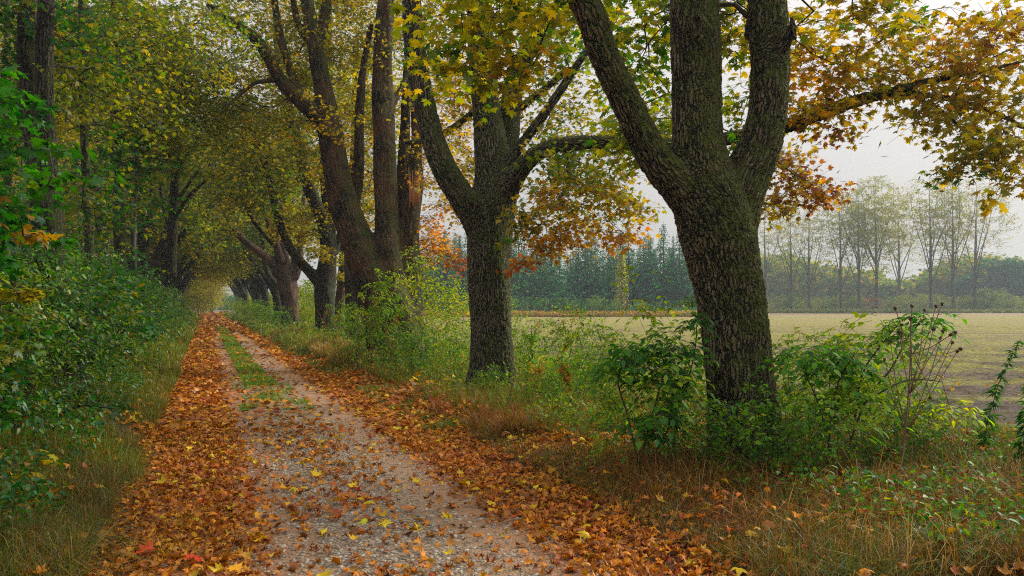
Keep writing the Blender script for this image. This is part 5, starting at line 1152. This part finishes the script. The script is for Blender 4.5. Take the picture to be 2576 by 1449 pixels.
litter(b, 14000, lambda t, y: .5 * (1 - sstep(7.0, 9.5, t)) + .12, 4.0, 13, 3.6, 10, .085, dict(y=1.0, o=2.4, tan=1.6, b=5, r=2.4, bb=1.4), lift=.14)
litter(b, 3600, lambda t, y: np.exp(-((t - 5.0) / .9) ** 2) * .9, 7.5, 12.5, 3.6, 7, .12, dict(y=5, o=4, tan=1), lift=.07)
litter(b, 6000, lambda t, y: .4 + 0 * t, 13, 34, 4.0, 9.5, .12, dict(y=4, o=2, tan=2, b=1), lift=.2, hi=False)
litter(b, 700, lambda t, y: .5 + 0 * t, 4, 12, -1.3, -.1, .12, dict(y=2, o=2, b=3), lift=.2)
litter(b, 1200, lambda t, y: (1 - sstep(12, 18, t)) * .6, 6, 22, 10.2, 20, .11, dict(y=3, tan=3, straw=1), lift=.03, zoff=.06)
tag(obj('fallen_leaves', b.mesh('fallen_leaves', M_LITTER)), 'orange, brown and yellow maple leaves carpeting the track and its edges', 'fallen leaves', kind='stuff')
# the few bright red leaves that stand out
for (u, v, s, lb) in [(365, 1402, .13, 'bright red maple leaf lying in the orange litter at the lower left'), (485, 1425, .10, 'second red maple leaf at the bottom edge, right of the brighter one'), (2302, 1276, .13, 'single red maple leaf caught in the grass at the lower right')]:
    d_ = 3204 / (v - 770) * (1 if u < 1000 else .88); p = P(u, v, d_); zz = float(hgt(p[0], p[1])) + (.05 if u < 1000 else .0); zz = max(zz, p[2]) if u > 1000 else zz
    q = Batch(); V, T = outline2(MAP_HI); V = V.copy(); r = np.hypot(V[:, 0], V[:, 1] - .35); V[:, 2] = .35 * r * r + .05 * np.sin(8 * V[:, 0] + 5 * V[:, 1]); V[:, 1] -= .35
    scatter(q, V, T, np.zeros((1, 3)), rots(np.array([u * .01]), np.array([.25]), np.array([.3])), np.array([s]), np.array([C['red']])); o = obj('red_leaf', q.mesh('red_leaf', M_LITTER)); o.location = (p[0], p[1], zz); tag(o, lb, 'leaf', 'red maple leaves')

# ---- gravel stones
b = Batch(); n_ = 26000; yy = 3.8 + 7.5 * rng.random(n_) ** 1.3; tt_ = rng.uniform(.3, 3.2, n_); w_ = np.exp(-((tt_ - 1.65) / .5) ** 2) + .25; k = rng.random(n_) < w_; yy, tt_ = yy[k], tt_[k]; xx = xof(tt_, yy); n_ = len(xx)
oc = np.vstack([ico[0], [(math.cos(a), math.sin(a), .25) for a in np.arange(7) * 2 * math.pi / 7], [(math.cos(a + .4) * .8, math.sin(a + .4) * .8, -.5) for a in np.arange(7) * 2 * math.pi / 7]]); oc[0, 2] = .75
ot = []
for i in range(7): j = (i + 1) % 7; ot += [[0, 1 + i, 1 + j], [1 + i, 8 + i, 8 + j], [1 + i, 8 + j, 1 + j]]
R = rots(rng.uniform(0, 6.28, n_), rng.normal(0, .25, n_), rng.normal(0, .25, n_)) * np.stack([np.ones(n_), rng.uniform(.5, 1, n_), rng.uniform(.35, .7, n_)], -1)[:, None, :]
gcol = np.array([(.24, .20, .15), (.31, .27, .21), (.17, .14, .11), (.38, .34, .27), (.24, .17, .11)])[rng.integers(0, 5, n_)] * rng.uniform(.7, 1.15, (n_, 1))
scatter(b, oc, np.array(ot), np.stack([xx, yy, hgt(xx, yy) + .006], -1), R, rng.uniform(.007, .02, n_) * (1 + .5 * rng.random(n_) ** 6), gcol)
m, nt = newmat('pebble'); n = N(nt); a_ = n('ShaderNodeAttribute', attribute_name='Col'); pq = n('ShaderNodeBsdfPrincipled', {'Base Color': a_.outputs[0], 'Roughness': .6}); n('ShaderNodeOutputMaterial', {0: pq.outputs[0]})
tag(obj('gravel_stones', b.mesh('gravel_stones', m, True)), 'grey rounded pebbles bedded in the middle of the track', 'gravel', kind='stuff')
# ================================================================ spruce wood beyond the field
def spruce(seed, h=17, w_=3.2, cols=dict(teal=5, dg=3, g=1), clear=.12):
    r = np.random.default_rng(seed); tb = Batch(); lf = Batch(); add_tube(tb, [(0, 0, -.2), (.05, 0, h * .4), (0, .05, h * .8), (0, 0, h)], [.2, .15, .07, .015], 7)
    P_, H_, Pi, S_ = [], [], [], []
    for k in range(int(h * 2.4)):
        z = h * (clear + (1 - clear) * (k / (h * 2.4)) ** .95); L = w_ * 1.15 * (1 - z / h) ** .95 * r.uniform(.6, 1.1) + .12
        for a in np.arange(5) * 1.257 + r.uniform(0, 6.28):
            if r.random() < .12 + .4 * (z < h * .3): continue
            l = L * r.uniform(.75, 1.1); a += r.normal() * .15; e = np.array([math.cos(a), math.sin(a)]); up = .15 if z > h * .75 else -.22
            if k % 2 == 0: add_tube(tb, [(0, 0, z), (e[0] * l * .6, e[1] * l * .6, z + up * l * .6), (e[0] * l, e[1] * l, z + up * l * .85)], [.03, .02, .008], 3)
            m_ = max(4, int(l * 7))
            for q in np.linspace(.12, 1.02, m_):
                off = r.normal() * .26 * l * (1.1 - q) * .8; P_.append((e[0] * l * q - e[1] * off, e[1] * l * q + e[0] * off, z + up * l * q + r.normal() * .06)); H_.append(a + r.normal() * .6); Pi.append(r.uniform(.15, 1.1)); S_.append(r.uniform(.38, .75) * (.4 + .75 * (1 - z / h) ** .8))
    P_ = np.array(P_); n_ = len(P_); V = QD.copy(); V[:, 0] *= .62
    scatter(lf, V, T_QD, P_, rots(np.array(H_), np.array(Pi), r.normal(size=n_) * .5), np.array(S_), pal(n_, **cols) * (.7 + 2.4 * r.random((n_, 1)) ** 1.5), .3)
    return tb.mesh('trunk', M_BARKD), lf.mesh('crown', M_NEEDLE)
SPR = [spruce(1), spruce(2, 17, 3.8, dict(teal=4, dg=4, g=2)), spruce(3, 17, 3.5, dict(teal=6, dg=2, g=.6), .3), spruce(4, 17, 4.0, dict(dg=3, g=3, teal=3, ol=.6), .2)]
GS = 'spruces of the hazy wood beyond the field'
def put_spruce(v, u, d_, vtop, label, wd=1.0):
    x = float(P(u, 700, d_)[0]); h = (770 - vtop + 10) / F * d_ + CAMZ; t = thing('spruce_tree', label, 'spruce', (x, d_, -.1), GS); s = h / 17; t.scale = (s * wd, s * wd, s); t.rotation_euler = (0, 0, rng.uniform(0, 6.28)); obj('trunk', SPR[v][0], t); obj('crown', SPR[v][1], t)
for k, (u, vt, lb, wd) in enumerate([(1581, 562, 'tallest pointed spruce rising above the wood left of the nearest trunk', 1.05), (1662, 600, 'slim spruce whose tip stands right of the tallest one', .9), (1694, 597, 'thin sparse spruce with bare tip beside the nearest trunk', .7), (1722, 603, 'last spruce before the nearest trunk hides the wood', .95), (1632, 612, 'broad spruce between the tallest and the next slim tip', 1.1), (1610, 618, 'spruce close behind the ivy-clad pale tree', 1.1)]): put_spruce([0, 1, 2, 0, 3, 1][k], u, 128 + 2 * k, vt, lb, wd)
us = np.arange(1040, 1800, 17.5)
for k, u in enumerate(us):
    put_spruce(int(rng.integers(0, 4)), u + rng.normal() * 5, 126 + rng.uniform(0, 12), rng.uniform(562, 645), 'blue-green spruce standing close among others in the hazy wood', rng.uniform(1.15, 1.5))
for k, u in enumerate(np.arange(1030, 1810, 26)):
    put_spruce(int(rng.integers(0, 4)), u + rng.normal() * 6, 142 + rng.uniform(0, 8), rng.uniform(580, 640), 'blue-green spruce standing close among others in the hazy wood', rng.uniform(1.1, 1.4))
# ivy-clad pale tree
x = float(P(1564, 700, 122)[0]); t = thing('ivy_clad_tree', 'pale yellow-green tree shape overgrown by creeper before the spruces', 'tree', (x, 122, 0)); tb = Batch(); add_tube(tb, [(0, 0, -.1), (.1, 0, 4), (0, 0, 9)], [.3, .2, .05], 8)
for k in range(14): a = rng.uniform(0, 6.28); add_tube(tb, [(math.cos(a) * 1.3, math.sin(a) * 1.3, 0), (math.cos(a) * .9, math.sin(a) * .9, 3), (math.cos(a) * .4, math.sin(a) * .4, 6)], [.04, .03, .02], 4)
pt = np.vstack([np.stack([rng.normal(size=2600) * .55 * (1.25 - q / 11), rng.normal(size=2600) * .55 * (1.25 - q / 11), q], -1) for q in [rng.random(2600) ** .8 * 10.2]]); lf = Batch(); m_ = len(pt)
scatter(lf, QD, T_QD, pt, rots(rng.uniform(0, 6.28, m_), rng.normal(.9, .4, m_), rng.normal(0, .5, m_)), .28 * rng.uniform(.6, 1.2, m_), pal(m_, ol=2, yg=5, g=1, straw=4) * 1.2); obj('trunk', tb.mesh('trunk', M_BARKP), t); obj('creeper', lf.mesh('creeper', M_LEAF), t)
# understorey and grassy fringe of the spruce wood
lf = Batch(); n_ = 9000; uu = rng.uniform(1020, 1810, n_); dd = rng.uniform(119, 126, n_); xx = (uu - 1288) / F * dd; hh = 2.6 * vnoise(xx * .35, dd * .2, 44) + .8; zz = rng.random(n_) * hh
scatter(lf, QD, T_QD, np.stack([xx, dd + zz * .3, zz], -1), rots(rng.uniform(0, 6.28, n_), rng.normal(.4, .5, n_), rng.normal(0, .5, n_)), .42 * rng.uniform(.6, 1.3, n_), pal(n_, g=4, dg=3, teal=2, ol=1.4, yg=.5))
n_ = 9000; uu = rng.uniform(1000, 1820, n_); dd = rng.uniform(114, 119.5, n_); xx = (uu - 1288) / F * dd; hh = .5 + .5 * vnoise(xx * .5, dd, 45); zz = rng.random(n_) * hh
scatter(lf, LN * [2.5, 1, 1], T_LN, np.stack([xx, dd, zz * .7], -1), rots(rng.uniform(0, 6.28, n_), rng.normal(-1, .4, n_), rng.normal(0, .5, n_)), .5 * rng.uniform(.6, 1.3, n_), pal(n_, straw=3, tan=2, ol=3, b=1, g=1))
tag(obj('forest_edge_undergrowth', lf.mesh('forest_edge_undergrowth', M_LEAF)), 'shrubby undergrowth and pale grass fringe below the spruces', 'undergrowth', kind='stuff')
for k, (u, s) in enumerate([(1500, 1.0), (1545, .75), (1605, .8), (1440, .7)]):
    x = float(P(u, 700, 118.5)[0]); put_shrub(YG2, 'round_shrub', ['largest rounded shrub', 'small rounded shrub left of the ivy-clad tree', 'small rounded shrub right of the ivy-clad tree', 'leftmost low rounded shrub'][k] + ' at the foot of the spruce wood', 'rounded shrubs below the spruces', x, 118.5, k, 1.9 * s, 1.6 * s)

# ================================================================ poplars at the far field edge
def poplar(seed, h=30, spread=6, dens=1.0, nst=6, lean=0.0):
    r = np.random.default_rng(seed); tb = Batch(); sk = Skel(); limbs = [[(0, 0, -.2, .40), (0, 0, 2, .34), (.1, 0, h * .25, .32), (.2 * lean, 0, h * .5, .22), (.4 * lean, .1, h * .75, .07), (.5 * lean, 0, h * .97, .02)]]
    for k in range(nst):
        a = r.uniform(0, 6.28); z0 = h * r.uniform(.18, .42); L = spread * r.uniform(.55, 1.0); e = (math.cos(a), math.sin(a)); zt = h * r.uniform(.72, .98)
        limbs.append([(0, 0, z0, .12), (e[0] * L * .4 + r.normal() * .5, e[1] * L * .4, z0 + (zt - z0) * .3, .09), (e[0] * L * .75 + r.normal() * .4, e[1] * L * .75 + r.normal() * .4, z0 + (zt - z0) * .65, .05), (e[0] * L * .95, e[1] * L * .95, zt, .02)])
    for k in range(3):
        a = r.uniform(0, 6.28); z0 = h * r.uniform(.12, .2); L = spread * r.uniform(.5, .8); limbs.append([(0, 0, z0, .09), (math.cos(a) * L * .5, math.sin(a) * L * .5, z0 + .9, .06), (math.cos(a) * L, math.sin(a) * L, z0 + .3, .03)])
    for k, L in enumerate(limbs):
        s = spline(L, .8); add_tube(tb, s[:, :3], s[:, 3], 7); par = -1
        for q in s: par = sk.node(q[:3], par, q[3])
    n_ = int(620 * (.6 + .4 * dens)); q = r.normal(size=(n_ * 2, 3)); q /= np.linalg.norm(q, axis=1, keepdims=True); q *= r.random((n_ * 2, 1)) ** .4; pts = q * [spread * 1.05, spread * 1.05, h * .40] + [.2 * lean, 0, h * .60]
    wd = np.hypot(pts[:, 0], pts[:, 1]) < spread * (.35 + .75 * sstep(.15 * h, .65 * h, pts[:, 2])) ; pts = pts[wd][:n_]
    sk.grow(pts, .12, 1.2, jit=.12); bb = Batch(); sk.mesh(bb, .018, 3, ex=2.5); lf = Batch()
    top = pts[r.random(len(pts)) < dens * (.25 + .75 * sstep(.35 * h, .8 * h, pts[:, 2]))]
    stamp(lf, bb, SP_POP, top, 'qd', colf(ol=4, yg=4, g=1.5, straw=2.5), 1.0, .010)
    bt_ = pts[r.random(len(pts)) < .4]; SPt = [dict(s, size=s['size'] * .6) for s in SP_POP]; stamp(lf, None, SPt, bt_, 'qd', colf(ol=3, yg=3, tan=2), 1.0, .014)
    return tb.mesh('trunk', M_BARKP), bb.mesh('branches', M_BARKP), lf.mesh('crown', M_LEAF)
POP = [poplar(21, spread=6.2, dens=.35, nst=6), poplar(22, spread=5.8, dens=.4, nst=5), poplar(23, spread=6.8, dens=1.7, nst=8), poplar(24, spread=6.2, dens=.75, nst=6), poplar(25, spread=7.6, dens=.45, lean=1.5, nst=7)]
DP = 180
for k, (u, vt, v_, lb) in enumerate([(1925, 520, 0, 'partly hidden bare poplar touching the right side of the nearest trunk'), (1990, 500, 1, 'thin poplar second from the left in the distant row'), (2035, 505, 0, 'slender sparse poplar third from the left in the distant row'),
    (2115, 485, 3, 'slim poplar left of the paired fuller ones'), (2160, 460, 3, 'forked poplar just left of the leafiest poplar'), (2204, 452, 2, 'leafiest poplar with dark straight trunk in the middle of the row'), (2342, 438, 3, 'tall poplar first right of the gap in the row'), (2398, 440, 3, 'tall poplar second right of the gap, branches twisted'), (2452, 448, 4, 'rightmost poplar with wide bare branches to the right'), (2262, 470, 1, 'paler poplar standing farther back in the gap of the row')]):
    d_ = DP if k < 9 else 215; x = float(P(u, 700, d_)[0]); h = (770 - vt + 14) / F * d_ + CAMZ; t = thing('poplar_tree', lb, 'poplar', (x, d_, -.1), 'row of poplars at the far edge of the field'); s = h / 30; t.scale = (s, s, s); t.rotation_euler = (0, 0, [.3, 1.2, 4.0, 2.2, 5.0, .4, 1.7, 3.3, 0, 1][k])
    for nm, me in zip(('trunk', 'branches', 'crown'), POP[v_]): obj(nm, me, t)
# hedge shrubs below them
HS = [shrub_mesh(4.2, 2.6, 90, 'qd', SP_FAR, colf(g=3, ol=3, dg=1, yg=1), 1.0, 6, .01, mat=M_LEAF, tip=.01), shrub_mesh(3.6, 2.4, 80, 'qd', SP_FAR, colf(ol=4, yg=2, g=2, straw=1), 1.0, 6, .01, mat=M_LEAF, tip=.01), shrub_mesh(3.4, 2.0, 26, 'qd', SP_FAR, colf(b=3, ol=1, tan=1), .8, 9, .012, mat=M_LEAF, tip=.012)]
for k, u in enumerate(np.arange(1930, 2600, 27)):
    d_ = DP + rng.uniform(-1, 7); v_ = 2 if k in (9, 10) else int(rng.integers(0, 2)); x = float(P(u, 700, d_)[0]); s = rng.uniform(.75, 1.15) * (1.25 if u > 2460 else 1)
    put_shrub(HS[v_], 'hedge_shrub', 'bare brownish shrub between poplar trunks' if v_ == 2 else 'rounded green or olive shrub at the foot of the far poplars', 'hedge below the poplars', x, d_, rng.uniform(0, 6.28), s)
# far woods
def far_wood(name, lab, u0, u1, d0, d1, vt, n_, size, cols, seed):
    uu = rng.uniform(u0, u1, n_); dd = rng.uniform(d0, d1, n_); xx = (uu - 1288) / F * dd; top = (770 - vt(uu)) / F * dd + 1.6; q = vnoise(xx * .12, dd * .1, seed) * .5 + vnoise(xx * .35, dd * .3, seed + 1) * .25
    zz = rng.random(n_) ** .7 * top * (.6 + .55 * q); lf = Batch(); cl = pal(200, **cols)[(vnoise(xx * .15, dd * .15, seed + 3) * 199).astype(int)]
    scatter(lf, QD, T_QD, np.stack([xx, dd, zz], -1), rots(rng.uniform(0, 6.28, n_), rng.normal(.3, .5, n_), rng.normal(0, .6, n_)), size * rng.uniform(.6, 1.3, n_), pal(n_, **cols) * .5 + cl * .5)
    tag(obj(name, lf.mesh(name, M_LEAF)), lab, 'woodland', kind='stuff')
far_wood('far_woodland', 'distant hazy woodland behind the row of poplars', 1880, 2660, 235, 275, lambda u: 648 + 25 * np.sin(u * .012) + 22 * (np.abs(u - 2270) < 50), 26000, 1.5, dict(ol=3, g=3, teal=1, y=.6, straw=.7), 51)
far_wood('far_spruce_wood', 'dark blue-green distant wood at the right border', 2400, 2680, 228, 245, lambda u: 700 - 66 * sstep(2380, 2500, u), 9000, 1.5, dict(teal=5, dg=3), 55)
far_wood('distant_tree_line', 'faint tree line closing the horizon behind spruces and avenue', -900, 3300, 290, 330, lambda u: 735 + 0 * u, 14000, 2.6, dict(teal=3, dg=3, g=2), 58)
lf = Batch(); n_ = 9000; uu = rng.uniform(1850, 2640, n_); dd = rng.uniform(173, 180, n_); xx = (uu - 1288) / F * dd
scatter(lf, LN * [2.5, 1, 1], T_LN, np.stack([xx, dd, rng.random(n_) * .5], -1), rots(rng.uniform(0, 6.28, n_), rng.normal(-.9, .4, n_), rng.normal(0, .5, n_)), .7 * rng.uniform(.6, 1.3, n_), pal(n_, ol=3, g=3, straw=2))
tag(obj('far_margin_grass', lf.mesh('far_margin_grass', M_GRASS)), 'rough green grass bank at the far edge of the field', 'grass', kind='stuff')

# ================================================================ damp air
m, nt = newmat('damp_air'); n = N(nt); v = n('ShaderNodeVolumePrincipled'); v.inputs['Color'].default_value = (0.78, 0.90, 0.97, 1); v.inputs['Density'].default_value = 0.0006; v.inputs['Anisotropy'].default_value = 0.2
o_ = nt.nodes.new('ShaderNodeOutputMaterial'); nt.links.new(v.outputs[0], o_.inputs['Volume'])
V = np.array([(x, y, z) for x in (-900, 900) for y in (-80, 760) for z in (-1.5, 42)], float); Q = np.array([[0, 1, 3, 2], [4, 6, 7, 5], [0, 4, 5, 1], [2, 3, 7, 6], [0, 2, 6, 4], [1, 5, 7, 3]])
tag(obj('haze', mesh_np('haze', V, Q, m)), 'thin damp autumn haze over field and woods', 'haze', kind='stuff')
# ================================================================ render settings
SC.render.engine = 'CYCLES'
cy = SC.cycles
cy.max_bounces = 7; cy.diffuse_bounces = 3; cy.glossy_bounces = 2; cy.transmission_bounces = 4; cy.transparent_max_bounces = 4; cy.volume_bounces = 0
cy.caustics_reflective = False; cy.caustics_refractive = False; cy.sample_clamp_indirect = 4.0
cy.use_denoising = False; cy.filter_width = 1.1
SC.render.use_persistent_data = False
vs = SC.view_settings; vs.view_transform = 'Standard'; vs.look = 'None'; vs.exposure = 1.75; vs.gamma = 1.0
